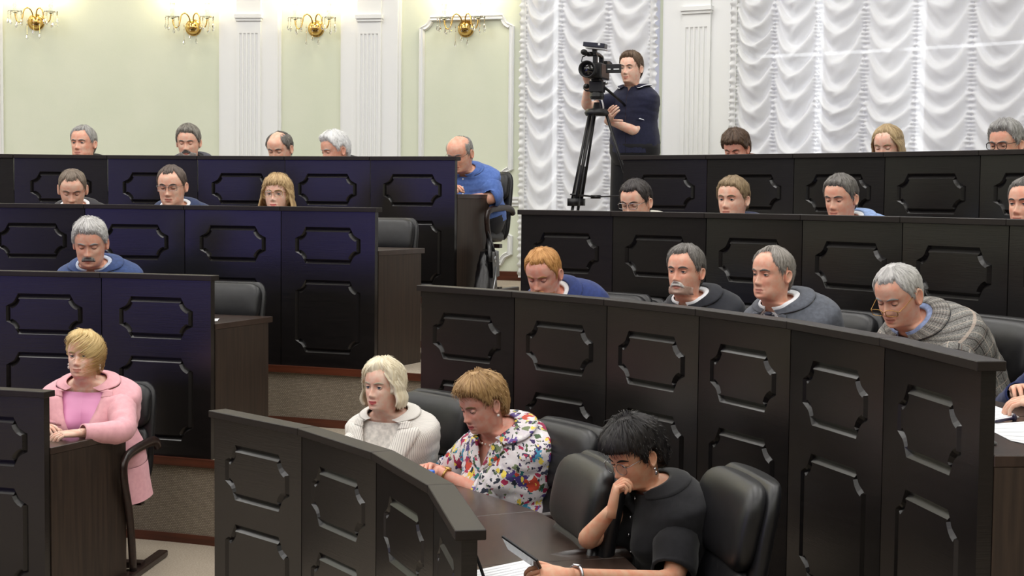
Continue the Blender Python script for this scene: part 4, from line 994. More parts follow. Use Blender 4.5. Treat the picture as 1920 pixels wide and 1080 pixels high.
    for a in arms:
        s, sh, el, ha, spec = a
        if spec.get('watch'):
            fd = ha-el; fd /= np.linalg.norm(fd); mb = MB(); c = ha-fd*.035; u = np.cross(fd, (0, 0, 1)); u /= np.linalg.norm(u); v = np.cross(u, fd); r_ = .0325*k
            mt = mat('bracelet_'+spec['watch'], {'gold': (196, 160, 96), 'black': (20, 20, 22), 'silver': (190, 190, 196)}[spec['watch']], .3, 0 if spec['watch'] == 'black' else 1)
            mb.tube([c+r_*(math.cos(t)*u+math.sin(t)*v) for t in np.linspace(0, 2*np.pi, 20, endpoint=False)], .0045, mt, 6, closed=True)
            if spec['watch'] != 'black': M = Matrix.Translation(Vector(c+v*r_)) @ Vector(v).to_track_quat('Z', 'Y').to_matrix().to_4x4(); mb.lathe([(.001, -.002), (.012, -.002), (.012, .004), (.001, .005)], mt, 14, M)
            mb.build('watch' if spec['watch'] != 'black' else 'wristband', root)
    # trousers or skirt, shoes
    tm = w.get('trousers', trousers_m); mb = MB()
    hipr = [SF.at(row(t), np.linspace(0, 2*np.pi, 28, endpoint=False), .012+(.0 if t > .05 else .0)) for t in (0.0, .06, .12)]
    c = hipr[0].mean(0); mb.grid([c+(hipr[0]-c)*.3-np.array((0, 0, .10)), c+(hipr[0]-c)*.85-np.array((0, 0, .085))]+hipr, tm, cv=True, capu=True)
    for hj, kn, an in legs:
        pth = limb_path((hj+np.array((0, .0, .0)), kn, an), 6, .16); n = len(pth); mb.grid(tube_rings(pth, np.interp(np.linspace(0, 1, n), [0, .35, .5, .75, 1], [.098, .08, .068, .06, .052])*k, 14), tm, cv=True, capu=True)
    mb.build('trousers', root)
    for hj, kn, an in legs:
        mb = MB(); mb.ell((an[0], an[1]+.05, .035), (.045, .135, .034), shoe_m, e=2.6); mb.ell((an[0], an[1]-.01, .06), (.04, .06, .05), shoe_m); mb.build('shoe', root)
shirt_white = cloth('white_shirt', (236, 238, 242), (228, 231, 237)); trousers_m = cloth('dark_trousers', (36, 37, 44)); shoe_m = mat('black_shoe', (20, 18, 18), .35)
# ------------------------------------------------------------------ who sits where
def suitm(n, c, c2=None): return cloth('suit_'+n, c, c2)
GREY = ('grey', (120, 118, 116), (176, 174, 172)); DGREY = ('darkgrey', (78, 74, 70), (128, 124, 120)); LGREY = ('lightgrey', (168, 166, 164), (206, 204, 202)); WHITE = ('white', (206, 206, 206), (236, 236, 236))
PEOPLE = [
 # top row, left
 dict(label='grey-haired person in a black jacket, leftmost in the top row', tier=3, r=7.40, uv=(156, 268), hy=27, hp=0, skin='ruddy', head=dict(hair=GREY, fat=1, top=.014, front=.081, recede=.01, lid=12, gaze=(-8, 0), browz=-.002), sw=1.1, wear=dict(type='suit', jacket=suitm('black', (34, 34, 38)), shirt=suitm('black_shirt', (30, 30, 34)))),
 dict(label='person with a grey beard in a grey jacket, before the bare green wall', tier=3, r=7.40, uv=(353, 266), hy=12, hp=10, k=0.97, skin='fair', head=dict(sweep=.008, comb=-.25, slen=.032, hair=('greybrown', (92, 86, 78), (150, 146, 138)), top=.02, side=.01, front=.074, quiff=.006, lid=-14, gaze=(0, -25), beard=('gb', (130, 124, 118), (186, 182, 178), .005), moustache=('gb', (70, 64, 60), (120, 114, 110), 1.0)), sw=1.12, wear=dict(type='suit', jacket=suitm('bluegrey', (82, 84, 98)), shirt=suitm('dark_shirt', (52, 54, 60)))),
 dict(label='balding person in a pale lilac shirt looking down, in front of a pilaster', tier=3, r=7.36, uv=(524, 278), hy=26, hp=20, skin='fair', head=dict(hair=DGREY, bald=.088, balda=42, front=.098, wisps=.25, top=.008, side=.009, lid=-25, gaze=(0, -28)), wear=dict(type='shirt', shirt=cloth('lilac', (206, 202, 222)), collar='shirt', sleeve=.95)),
 dict(label='white-haired person in a dark suit leaning sideways over the top desk', tier=3, r=7.30, uv=(628, 281), hy=58, hp=14, by=-6, skin='ruddy', lean=.34, head=dict(hair=WHITE, top=.026, side=.012, backt=.018, front=.074, quiff=.008, lid=-10), wear=dict(type='suit', jacket=suitm('dark', (40, 40, 44)))),
 dict(label='bald person in a blue short-sleeved shirt at the aisle end of the top row', tier=3, r=7.30, uv=(862, 287), hy=28, hp=24, by=0, chx=-.07, legdx=.16, knee=.3, skin='ruddy', sw=1.12, belly=.9, lean=.16, head=dict(hair=GREY, bald=.06, balda=62, front=.1, side=.004, backt=.006, lid=-25, gaze=(0, -28), glasses=dict(col='black', w=.023, h=.014, r=.001)), wear=dict(type='shirt', shirt=cloth('blue_shirt', (92, 122, 190), (80, 108, 176)), collar='shirt', sleeve=.42, slack=1.12, buttons=5, buttonm=shirt_white, wr=.007), armL=dict(hand_px=(862, 374, 'r', 7.28), elbow_px=(926, 372, 'r', 7.42)), armR=dict(hand=(.05, .42, .70), pole=(1, -.3, -.5))),
 # second row from the top, left
 dict(label='short-haired person in a dark grey suit with bowed head, second row from the top', tier=2, r=6.02, uv=(136, 354), hy=4, hp=24, skin='fair', head=dict(hair=('brownshort', (92, 78, 66), (140, 126, 112)), top=.012, side=.004, backt=.006, front=.079, recede=.012, lid=-25, gaze=(0, -28), ear=1.08), sw=1.1, wear=dict(type='suit', jacket=suitm('charcoal', (56, 54, 60)))),
 dict(label='person with thin-rimmed glasses in a navy suit and open white collar', tier=2, r=6.02, uv=(322, 348), hy=16, hp=10, k=1.03, skin='fair', head=dict(hair=('brownshort2', (70, 60, 54), (112, 98, 90)), fat=.8, top=.01, side=.005, backt=.007, front=.079, recede=.016, lid=-16, gaze=(0, -25), glasses=dict(col='silver', w=.026, h=.015, sq=4)), sw=1.14, wear=dict(type='suit', jacket=suitm('navy_blue', (44, 58, 96)))),
 dict(label='person with shoulder-length dark blond hair and large glasses, second row from the top', tier=2, r=6.02, uv=(520, 366), hy=16, hp=-6, k=.95, skin='pale', lip='pink', lean=.1, head=dict(fem=1, hair=('darkblond', (150, 120, 84), (206, 176, 128)), top=.028, side=.018, backt=.026, front=.05, soft=.02, ears_covered=1, long=(-.125, 72, .026, .018, .0), strands=2200, lid=14, gaze=(-10, 0), glasses=dict(col='gold', w=.028, h=.022)), wear=dict(type='blazer', jacket=suitm('olive', (122, 118, 90)), shirt=suitm('olive_top', (98, 96, 76)), collar=0)),
 # third row, left
 dict(label='person with a grey moustache in a blue suit and dark tie', tier=1, r=4.80, uv=(169, 455), hy=9, hp=17, k=1.03, skin='ruddy', head=dict(sweep=.012, comb=-.3, slen=.035, messy=.8, hair=LGREY, fat=1, top=.022, side=.01, front=.07, quiff=.006, lid=-16, gaze=(0, -28), moustache=('g', (84, 80, 78), (150, 146, 142), 1.1)), sw=1.22, wear=dict(type='suit', jacket=suitm('royal_blue', (60, 80, 128)), shirt=cloth('paleblue', (200, 212, 234)), tie=mat('dark_tie', (26, 28, 40), .6, 0, .3, (300, 300, 300), None, (50, 54, 70)), pin=-1)),
 # front row, left
 dict(label='blonde person in a pink jacket and pink satin top beside the low front desk', tier=0, r=3.52, uv=(157, 666), hy=22, hp=-2, by=-14, chx=-.05, legdx=.15, knee=.3, neck=2.0, k=0.86, skin='pale', lip='nude', lean=.10, head=dict(fem=1, fat=.9, hair=('goldblond', (196, 164, 104), (232, 206, 150)), top=.022, side=.010, backt=.03, front=.076, sweep=-.02, quiff=.010, comb=1.1, slen=.06, nape=-.075, lid=14, gaze=(-14, 2), earring='pearl', drop=1), sw=1.22, wear=dict(type='blazer', jacket=suitm('pink', (236, 178, 186), (228, 168, 178)), shirt=mat('pink_satin', (240, 160, 206), .35, 0, .5), collar=0, neckline=.968, button=.24, vwidth=.10, lapel=.08, wr=.005, shirtwr=.006, pocket=suitm('pink2', (226, 166, 176)), trousers=suitm('pink', (236, 178, 186))), armL=dict(hand_px=(148, 812, .70), pole=(-1, -.5, -.35), elbow=0), armR=dict(hand=(.16, .30, .70), pole=(1, -.3, -.4))),
 # front right desk
 dict(label='person with a platinum blond bob in a striped white jacket', tier=0, r=3.55, uv=(718, 723), hy=34, hp=0, by=-24, k=0.82, skin='pale', lip='red', lean=.08, neck=1.6, head=dict(fem=1, fat=.4, hair=('platinum', (222, 208, 176), (244, 236, 214)), top=.026, side=.018, backt=.028, front=.072, soft=.02, ears_covered=1, sweep=-.02, slen=.06, comb=-.3, split=.6, long=(-.10, 74, .022, .012, .03), lid=15, gaze=(-12, 0), iris='blue'), wear=dict(type='blazer', jacket=stripe_mat('striped_white', (232, 228, 222), (170, 164, 160), .0085, .22), shirt=cloth('cream_top', (238, 232, 226)), collar=0, button=.26, neckline=.972, vwidth=.085, lapel=.075), armL=dict(hand_px=(640, 838, .73), pole=(-1, -.4, -.5)), armR=dict(hand=(.02, .40, .72), pole=(1, -.3, -.6))),
 dict(label='person with short light brown hair in a bright floral blouse, hands on the desk', tier=0, r=3.62, uv=(903, 756), hy=52, hp=20, by=-4, k=0.86, skin='red', lip='red', lean=.14, sw=1.12, belly=.6, head=dict(fem=1, fat=.8, hair=('lightbrown', (138, 104, 66), (190, 154, 104)), top=.032, side=.016, backt=.03, front=.062, quiff=.01, nape=-.088, burn=.0, lid=-12, gaze=(0, -25), earring='pearl'), wear=dict(type='blouse', name='blouse', shirt=floral_mat(), collar='shawl', vneck=.30, vwidth=.055, sleeve=.60, slack=1.3, loose=.02, off=.014, cuff=1, wr=.009, slwr=.07, necklace=1), armL=dict(hand_px=(822, 884, .715), pole=(-.8, -.2, -1), watch='gold', curl=.5, dir=(.3, 1, -.1)), armR=dict(hand_px=(806, 876, .72), pole=(1, -.3, -.8), curl=.5)),
 dict(label='person with short black hair and round glasses resting the cheek on a hand', tier=0, r=3.60, uv=(1189, 852), hy=48, hp=22, by=-6, k=0.81, skin='tan', lip='nude', lean=.10, head=dict(fem=1, hair=('black', (18, 16, 17), (42, 38, 38)), top=.042, side=.02, backt=.036, front=.046, soft=.012, quiff=.014, nape=-.085, burn=-.03, lid=-14, gaze=(0, -25), iris='brown', earring='silver', drop=1, glasses=dict(col='silver', w=.025, h=.022, sq=2.1, dz=-.006, r=.001)), wear=dict(type='dress', name='dress', shirt=cloth('black_dress', (26, 26, 30), (20, 20, 24)), collar='stand', sleeve=.30, slack=1.22, buttons=5, buttonm=mat('steel_button', (170, 170, 176), .25, 1), trousers=cloth('black_dress', (26, 26, 30), (20, 20, 24))), armR=dict(hand_px=(1146, 957, 'r', 3.50), elbow_px=(1096, 1018, .72), dir=(-.1, -.15, 1), back=(.3, 1, .1), curl=1.0), armL=dict(hand_px=(1062, 1078, .73), elbow_px=(1262, 1092, 'r', 3.66), dir=(.15, 1, .1), curl=.7, back=(-.6, 0, .8), watch='silver')),
 # desk with the plaid jacket
 dict(label='red-haired person with a red beard in a navy jacket, head bent low', tier=1, r=4.72, uv=(1019, 512), hy=24, hp=24, k=0.93, skin='red', lean=.26, head=dict(hair=('ginger', (176, 122, 66), (214, 162, 100)), fat=1, top=.016, side=.005, backt=.007, front=.077, recede=.008, lid=-24, gaze=(0, -28), beard=('ginger', (150, 96, 64), (190, 134, 96), .004), moustache=('ginger', (168, 108, 70), (206, 150, 104), .9)), sw=1.2, wear=dict(type='suit', jacket=suitm('navy_red', (44, 60, 116)))),
 dict(label='person with a white moustache and short beard in a black suit', tier=1, r=4.84, uv=(1285, 508), hy=28, hp=0, k=0.88, skin='ruddy', head=dict(hair=DGREY, top=.018, side=.009, front=.081, recede=.01, lid=12, gaze=(-6, 0), beard=('wg', (196, 160, 142), (212, 186, 172), .0012), moustache=('wg', (190, 184, 178), (226, 220, 216), 1.15)), sw=1.1, wear=dict(type='suit', jacket=suitm('black2', (38, 40, 48)), tie=suitm('black_tie', (26, 26, 30)))),
 dict(label='person in a grey suit, white shirt and dark tie with thinning grey hair', tier=1, r=4.86, uv=(1448, 513), hy=42, hp=1, k=0.88, skin='ruddy', head=dict(hair=('greybrown2', (112, 106, 100), (168, 162, 156)), fat=.9, top=.012, side=.007, front=.098, recede=.0, lid=8, gaze=(-6, -6)), sw=1.2, wear=dict(type='suit', jacket=suitm('mid_grey', (92, 96, 106)), tie=mat('dotted_tie', (34, 36, 50), .6, 0, .3, (300, 300, 300), None, (70, 72, 90)))),
 dict(label='elderly person in a grey plaid jacket with glasses low on the nose', tier=1, r=4.84, uv=(1684, 552), hy=34, hp=24, k=0.89, skin='ruddy', lean=.24, head=dict(comb=-.25, hair=LGREY, top=.012, side=.006, front=.076, recede=.012, lid=-25, gaze=(0, -28), ear=1.15, nose=1.15, glasses=dict(col='gold', w=.027, h=.013, dz=-.028, dy=.012, half=1, ear=(-.02, .012))), sw=1.24, wear=dict(type='suit', jacket=plaid_mat(), shirt=cloth('blue_oxford', (150, 168, 212)), pin=-1, wr=.006)),
 dict(label='person in navy at the right edge, only an arm in view beside papers', tier=1, r=5.0, uv=(2010, 575), hy=20, hp=10, k=0.9, skin='fair', head=dict(hair=DGREY, lid=-10), sw=1.15, wear=dict(type='suit', jacket=suitm('navy_edge', (34, 46, 92))), armL=dict(hand=(-.24, .42, .72), pole=(-1, -.2, -.4))),
 # second row from the top, right
 dict(label='dark-haired person with glasses in a white jacket, just below the cameraman', tier=2, r=6.06, uv=(1192, 378), hy=28, hp=16, k=0.95, skin='fair', head=dict(hair=('nearblack', (34, 30, 30), (74, 68, 66)), top=.016, side=.008, front=.074, recede=.01, lid=-20, gaze=(0, -28), glasses=dict(col='silver', w=.026, h=.016, sq=4, r=.0016)), sw=1.08, wear=dict(type='suit', jacket=suitm('offwhite', (222, 218, 206)), shirt=suitm('offwhite', (222, 218, 206)))),
 dict(label='light brown-haired person in a navy pullover, second row from the top', tier=2, r=6.06, uv=(1374, 373), hy=26, hp=2, k=0.91, skin='fair', head=dict(sweep=.008, comb=-.25, slen=.032, hair=('sandbrown', (112, 92, 66), (158, 136, 104)), top=.018, side=.009, front=.07, lid=12, gaze=(-8, -4)), sw=1.06, wear=dict(type='sweater', name='pullover', shirt=suitm('navy_knit', (40, 48, 84)), collar='stand', sleeve=.96)),
 dict(label='grey-haired person in a light blue jacket, second row from the top', tier=2, r=6.06, uv=(1576, 371), hy=28, hp=10, k=0.89, skin='ruddy', head=dict(sweep=.008, comb=-.25, slen=.032, hair=DGREY, top=.018, side=.008, front=.074, quiff=.004, lid=-10, gaze=(0, -20)), sw=1.12, wear=dict(type='suit', jacket=suitm('sky_blue', (150, 176, 224)))),
 dict(label='person cut off by the right edge, with short grey hair and white collar', tier=2, r=6.06, uv=(1926, 382), hy=30, hp=0, k=0.9, skin='ruddy', head=dict(hair=DGREY, top=.014, front=.079, lid=8), wear=dict(type='shirt', shirt=shirt_white, collar='shirt', sleeve=.95)),
 # top row, right
 dict(label='person with short dark brown hair looking down in the top row', tier=3, r=7.40, uv=(1380, 279), hy=22, hp=22, k=0.88, skin='red', lean=.3, head=dict(fem=.6, fat=.6, hair=('darkbrown', (62, 46, 36), (98, 76, 58)), top=.034, side=.018, backt=.024, front=.058, burn=-.005, lid=-24, gaze=(0, -28)), wear=dict(type='blouse', name='blouse', shirt=cloth('peach', (222, 186, 160)), sleeve=.9, neckline=.95)),
 dict(label='person with long straight blond hair looking down in the top row', tier=3, r=7.40, uv=(1664, 272), hy=22, hp=16, k=0.93, skin='pale', lip='pink', lean=.28, head=dict(fem=1, hair=('ashblond', (146, 122, 88), (196, 172, 132)), top=.014, side=.012, backt=.018, front=.088, split=1.6, slen=.06, soft=.012, recede=-.004, parting=6, ears_covered=0, long=(-.24, 74, .018, .012, -.01), lid=-22, gaze=(0, -28), earring='silver', drop=1), wear=dict(type='blouse', name='blouse', shirt=cloth('taupe', (150, 136, 110)), sleeve=.9, neckline=.95)),
 dict(label='grey-haired person with dark-framed glasses at the right end of the top row', tier=3, r=7.40, uv=(1886, 270), hy=30, hp=8, k=0.98, skin='ruddy', head=dict(hair=GREY, top=.026, side=.011, front=.074, quiff=.008, lid=-10, gaze=(0, -20), glasses=dict(col='black', w=.027, h=.02, sq=3, r=.0018)), sw=1.08, wear=dict(type='suit', jacket=suitm('greygreen', (150, 154, 146)), shirt=suitm('black_shirt', (30, 30, 34)))),
 # the cameraman
 dict(label='standing person in a navy polo shirt behind the video camera', tier=3, r=8.14, uv=(1183, 128), hy=28, hp=2, by=6, k=0.9, stand=1, tl=1, stoop=0, neck=1.1, skin='pale', lip='nude', head=dict(hair=('brown', (70, 54, 42), (112, 90, 70)), fat=-.5, top=.022, side=.008, front=.077, quiff=.008, lid=8, gaze=(10, 0)), sw=.93, belly=0, armr=.95, wear=dict(type='polo', name='polo_shirt', shirt=cloth('navy_polo', (36, 38, 62), (30, 32, 54)), collar='polo', sleeve=.40, slack=1.1, vneck=.09, vwidth=.02, trousers=cloth('black_trousers', (22, 22, 26)), wr=.006), armL=dict(hand_px=(1141, 226, 'r', 7.98), pole=(-.6, -.6, -.8), dir=(-.6, .6, .5), back=(-.3, .9, .2)), armR=dict(hand_px=(1103, 158, 'r', 7.86), pole=(.9, -.1, -1), watch='black', dir=(.1, .5, 1), back=(.9, .1, .1), curl=.7)),
]
SIT = []
for p in PEOPLE: person(p)
# ------------------------------------------------------------------ chairs
leather = mat('black_leather', (24, 24, 27), .42, 0, .45, (30, 30, 30), ((220, 220, 220), .12, .0015), (18, 18, 21))
darkwood = mat('dark_chair_wood', (44, 28, 24), .32, 0, .5, (5, 60, 60), None, (30, 19, 17)); tag_m = mat('red_tag', (196, 62, 44), .5); cap_m = mat('steel_cap', (150, 150, 150), .3, 1)
def seat_matrix(x, y, z, b):
    f = (math.sin(b), math.cos(b)); return Matrix(((f[1], f[0], 0, x), (-f[0], f[1], 0, y), (0, 0, 1, z), (0, 0, 0, 1)))
def make_chair(M, label):
    c = thing('office_chair', label, 'chair', M, 'black leather chairs behind the desks')
    def slab(zs, half, yf, th_, rnd=4.0, m=leather, seg=36, crown=.03):
        rows = []
        for z, a, y, t in zip(zs, half, yf, th_):
            tt = np.linspace(0, 2*np.pi, seg, endpoint=False); x = a*sup(np.cos(tt), rnd); yy = t*sup(np.sin(tt), 2.6)
            rows.append(np.stack([x, y+yy+crown*(x/.24)**2, np.full(seg, z)], 1))
        mb = MB(); mb.grid(rows, m, cv=True, capu=True); return mb
    yb = lambda z: -.235-.16*(z-.5)-.10*max(0, z-.7)**1.5
    def zz(z0, z1, n, e=.03):
        q = np.linspace(0, math.pi, n); return (z0+z1)/2-(z1-z0)/2*np.cos(q)
    def prof(z, z0, z1, a, e): return a*np.clip(1-(np.abs((z-(z0+z1)/2)/((z1-z0)/2)))**e, 0, 1)**(1/e)
    # back shell
    z = zz(.40, .93, 22); slab(z, prof(z, .38, .94, .245, 6), [yb(q)-.03 for q in z], prof(z, .39, .932, .034, 5)+.002).build('back_shell', c)
    z = zz(.70, .925, 16); slab(z, prof(z, .69, .93, .232, 4.5), [yb(q)+.016 for q in z], prof(z, .692, .927, .05, 2.6)+.002).build('headrest_cushion', c)
    z = zz(.42, .70, 14); slab(z, prof(z, .38, .72, .228, 5), [yb(q)+.008 for q in z], prof(z, .40, .703, .04, 3.2)+.002).build('lumbar_cushion', c)
    for q in (.52, .60):
        mb = MB(); x = np.linspace(-.2, .2, 14); mb.tube([(u, yb(q)+.049+.03*(u/.24)**2, q-.01*(u/.2)**2) for u in x], .0022, leather, 5); mb.build('stitched_seam', c)
    mb = MB(); rows = []
    for zq, s_ in zip((.385, .39, .41, .44, .465, .475, .478), (.80, .94, 1.0, 1.0, .96, .86, .3)):
        tt = np.linspace(0, 2*np.pi, 32, endpoint=False); rows.append(np.stack([.245*s_*sup(np.cos(tt), 4.5), .01+.235*s_*sup(np.sin(tt), 4.5), np.full(32, zq)], 1))
    mb.grid(rows, leather, cv=True, capu=True); mb.build('seat', c)
    for s in (-1, 1):
        mb = MB(); x = s*.275
        P = [(x, -.22, .60), (x, -.20, .635), (x, -.12, .65), (x, .05, .648), (x, .2, .638), (x, .255, .60), (x, .24, .5), (x, .18, .36), (x, .15, .2), (x, .13, .035)]
        q = np.linspace(0, len(P)-1, 34); P = np.array(P); PP = np.stack([np.interp(q, np.arange(len(P)), P[:, i]) for i in range(3)], 1)
        for _ in range(3): PP[1:-1] = (PP[:-2]+2*PP[1:-1]+PP[2:])/4
        mb.tube(PP, .026, darkwood, 8, flat=.62, up=(1, 0, 0)); mb.build('armrest', c)
        mb = MB(); M2 = None
        mb.box((x, -.02, .02), (.05, .54, .035), darkwood); 
        o = mb.build('base_runner', c, smooth=False); bv = o.modifiers.new('edge', 'BEVEL'); bv.width = .008; bv.segments = 2
        mb = MB(); 
        for y in (-.292, .252): mb.lathe([(.001, 0), (.007, 0), (.006, .003), (.001, .004)], cap_m, 10, Matrix.Translation((x, y if y > 0 else y+.002, .022)) @ Matrix.Rotation(math.pi/2 if y < 0 else -math.pi/2, 4, 'X'))
        mb.build('end_cap', o)
    mb = MB(); mb.box((0, .0, .035), (.55, .06, .03), darkwood); mb.box((0, 0, .22), (.09, .09, .36), darkwood); mb.box((0, 0, .36), (.55, .05, .03), darkwood); mb.build('under_frame', c, smooth=False)
    mb = MB(); mb.box((-.248, yb(.6)-.005, .61), (.004, .018, .034), tag_m); mb.box((-.2505, yb(.6)-.005, .612), (.002, .01, .008), mat('tag_print', (236, 150, 60), .5)); mb.build('label_tag', c, smooth=False)
    return c
proto = None
def put_chair(M, label, sc=(1, 1, 1)):
    global proto
    M = M @ Matrix.Diagonal((*sc, 1))
    if proto is None: proto = make_chair(M, label); return proto
    c = copy_tree(proto); c.matrix_world = M; c['label'] = label; return c
def chair_at(u, v, off, tier, label, yaw=0):
    r = ROW[tier]+off; p = at_r(u, v, r); h = p.z-ZF[tier]; b = math.atan2(CX-p.x, CY-p.y)+R_(yaw)
    q = Vector((p.x, p.y, 0))+Vector((math.sin(b), math.cos(b), 0))*.30
    put_chair(seat_matrix(q.x, q.y, ZF[tier], b), label, (1, 1, h/.93))
chair_at(826, 737, .93, 0, 'black leather chair back right behind the platinum blond bob', 4)
chair_at(1066, 793, .88, 0, 'black leather chair back right behind the floral blouse')
chair_at(1118, 862, .58, 0, 'empty black leather chair between the floral blouse and the black dress', 6)
chair_at(1396, 888, .86, 0, 'black leather chair seen from its side, behind the black dress', 2)
chair_at(424, 528, .66, 1, 'empty black leather chair beside the blue suit with the grey moustache')
chair_at(718, 408, .74, 2, 'empty black leather chair at the aisle end, second row from the top')
chair_at(1150, 549, 1.0, 1, 'empty black leather chair between red-haired and white-moustached sitters')
chair_at(1578, 582, 1.0, 1, 'black leather chair back between the grey suit and the plaid jacket')
chair_at(1876, 595, .98, 1, 'black leather chair right of the plaid jacket')
NOCHAIR = ('platinum', 'floral', 'short black hair', 'standing')
for p in PEOPLE:
    if any(n in p['label'] for n in NOCHAIR): continue
    o = p['_org']; b = p['_fb']; t = p['tier']
    put_chair(seat_matrix(o[0]+.02*math.sin(b)+p.get('chx', 0), o[1]+.02*math.cos(b), ZF[t], b), 'black leather chair under the '+' '.join(p['label'].replace('person with ', 'sitter with ').replace('person in ', 'sitter in ').replace('person', 'sitter').replace(',', '').split()[:10]), (1, 1, .90))
# ------------------------------------------------------------------ wall lamps
brass = mat('polished_brass', (214, 176, 104), .12, 1); crystal_m, cnt, cb = nodes('crystal'); cb.inputs['Transmission Weight'].default_value = 1; cb.inputs['Roughness'].default_value = .02; cb.inputs['IOR'].default_value = 1.5
bulb_m = emit('bulb_glow', (255, 236, 196), 30)
def sconce(u, v, label):
    c = at_r(u, v, RW); t = math.atan2(c.x-CX, c.y-CY); b = t+math.pi; f = Vector((math.sin(b), math.cos(b), 0)); M = seat_matrix(c.x, c.y, c.z, b)
    g = thing('wall_lamp', label, 'lamp', M, 'brass and crystal wall lamps'); k = 1.0
    D = Matrix.Rotation(-math.pi/2, 4, 'X')
    mb = MB(); mb.lathe([(.001, -.005), (.068, -.005), (.068, .008), (.06, .014), (.056, .014), (.056, .02), (.052, .036), (.04, .055), (.022, .066), (.001, .07)], brass, 28, D); mb.build('backplate', g)
    for s in (-1, 1):
        P = np.array([(s*.012, .05, .03), (s*.018, .08, .085), (s*.045, .10, .112), (s*.075, .11, .09), (s*.082, .115, .03), (s*.095, .12, -.01), (s*.12, .12, -.015), (s*.138, .12, .02), (s*.142, .12, .058)])
        q = np.linspace(0, len(P)-1, 40); PP = np.stack([np.interp(q, np.arange(len(P)), P[:, i]) for i in range(3)], 1)
        for _ in range(4): PP[1:-1] = (PP[:-2]+2*PP[1:-1]+PP[2:])/4
        mb = MB(); mb.tube(PP, .0055, brass, 8); mb.build('arm', g)
        T = Matrix.Translation((s*.142, .12, .058))
        mb = MB(); mb.lathe([(.001, 0), (.012, .002), (.03, .012), (.056, .016), (.058, .019), (.03, .018), (.012, .014), (.001, .014)], crystal_m, 18, T); dish = mb.build('drip_dish', g)
        mb = MB(); mb.lathe([(.001, .014), (.011, .014), (.016, .03), (.011, .045), (.017, .06), (.012, .08), (.018, .1), (.021, .125), (.014, .13), (.001, .13)], crystal_m, 14, T); mb.build('glass_candle', g)
        mb = MB(); mb.lathe([(.001, .13), (.011, .132), (.016, .15), (.014, .175), (.006, .205), (.001, .215)], bulb_m, 12, T); mb.build('bulb', g)
        for i in range(7):
            a = 2*math.pi*i/7+.3; x = s*.142+.054*math.cos(a); y = .12+.054*math.sin(a); L = .055+.03*((i*37) % 3)/2
            mb = MB(); mb.tube([(x, y, .072), (x, y, .072-L)], .0009, brass, 4)
            for z, r in ((.066, .006), (.052, .005)): mb.ell((x, y, z), (r, r, r), crystal_m, seg=6, rings=4)
            mb.lathe([(.0005, .004), (.006, -.006), (.011, -.026), (.008, -.036), (.0005, -.042)], crystal_m, 8, Matrix.Translation((x, y, .072-L))); mb.build('crystal_drop', g, smooth=False)
        l = bpy.data.lights.new('bulb_light', 'POINT'); l.energy = 3.6; l.color = (1, .86, .58); l.shadow_soft_size = .05; lo = bpy.data.objects.new('bulb_light', l); COL.objects.link(lo); lo.parent = g; lo.location = (s*.142, .13, .33)
    for x, L in ((-.05, .12), (.05, .13), (0, .09)):
        mb = MB(); z0 = .02; mb.tube([(x, .11, z0), (x, .11, z0-L)], .0009, brass, 4); mb.lathe([(.0005, .004), (.006, -.006), (.011, -.026), (.008, -.036), (.0005, -.042)], crystal_m, 8, Matrix.Translation((x, .11, z0-L)))
        for z in (-.02, -.05): mb.ell((x, .11, z0+z), (.006,)*3, crystal_m, seg=6, rings=4)
        mb.build('crystal_drop', g, smooth=False)
sconce(68, 42, 'brass and crystal wall lamp at the far left of the green wall'); sconce(363, 52, 'brass and crystal wall lamp just left of the left pilaster')
sconce(593, 54, 'brass and crystal wall lamp between the two left pilasters'); sconce(874, 54, 'brass and crystal wall lamp inside the white moulded wall frame')
# ------------------------------------------------------------------ video camera on a tripod
blk = mat('black_plastic', (22, 22, 25), .4, 0, .4); blk2 = mat('black_rubber', (14, 14, 16), .7); lensg = mat('lens_glass', (10, 12, 18), .05, 0, .8); navyp = mat('dark_blue_plastic', (24, 26, 44), .35); silver = mat('silver_trim', (180, 182, 186), .3, 1); scr = mat('white_print', (220, 222, 226), .5)
pc = at_r(1118, 133, 7.74); cb_ = math.atan2(-pc.x, -pc.y)+R_(14); MC = seat_matrix(pc.x, pc.y, pc.z, cb_)
g = thing('video_camera', 'black video camera with open side screen on a tripod', 'camera', MC)
def part(nm, fn, smooth=False, par=g, bev=.004, recalc=False):
    mb = MB(); fn(mb); o = mb.build(nm, par, smooth=smooth, recalc=recalc)
    if bev: b = o.modifiers.new('edge', 'BEVEL'); b.width = bev; b.segments = 2; b.limit_method = 'ANGLE'
    return o
Dy = Matrix.Rotation(-math.pi/2, 4, 'X')                # lathe axis to +y
part('camera_body', lambda m: (m.box((0, -.06, .0), (.10, .24, .105), blk), m.box((.055, -.06, -.005), (.02, .17, .08), blk2), m.box((0, -.19, .01), (.075, .05, .075), blk)), bev=.01)
part('lens_barrel', lambda m: m.lathe([(.001, .03), (.05, .03), (.05, .07), (.044, .072), (.044, .10), (.052, .105), (.057, .15), (.057, .165), (.05, .165), (.044, .13), (.001, .128)], blk, 28, Matrix.Translation((.025, .0, .0)) @ Dy), True, bev=0)
part('lens_glass', lambda m: m.lathe([(.001, .142), (.02, .14), (.043, .132)], lensg, 28, Matrix.Translation((.025, 0, 0)) @ Dy, cap=False), True, bev=0)
lcd = part('side_screen', lambda m: m.box((-.125, .02, .012), (.105, .014, .06), blk)); part('screen_print', lambda m: (m.box((-.095, .0275, .008), (.02, .001, .008), scr), m.box((-.145, .0275, .008), (.038, .001, .007), scr)), bev=0)
part('top_handle', lambda m: (m.box((0, .03, .075), (.03, .03, .06), blk), m.box((0, -.14, .075), (.03, .03, .06), blk), m.tube([(0, -.15, .105), (0, -.05, .115), (0, .06, .112)], .014, blk, 10)), bev=.003)
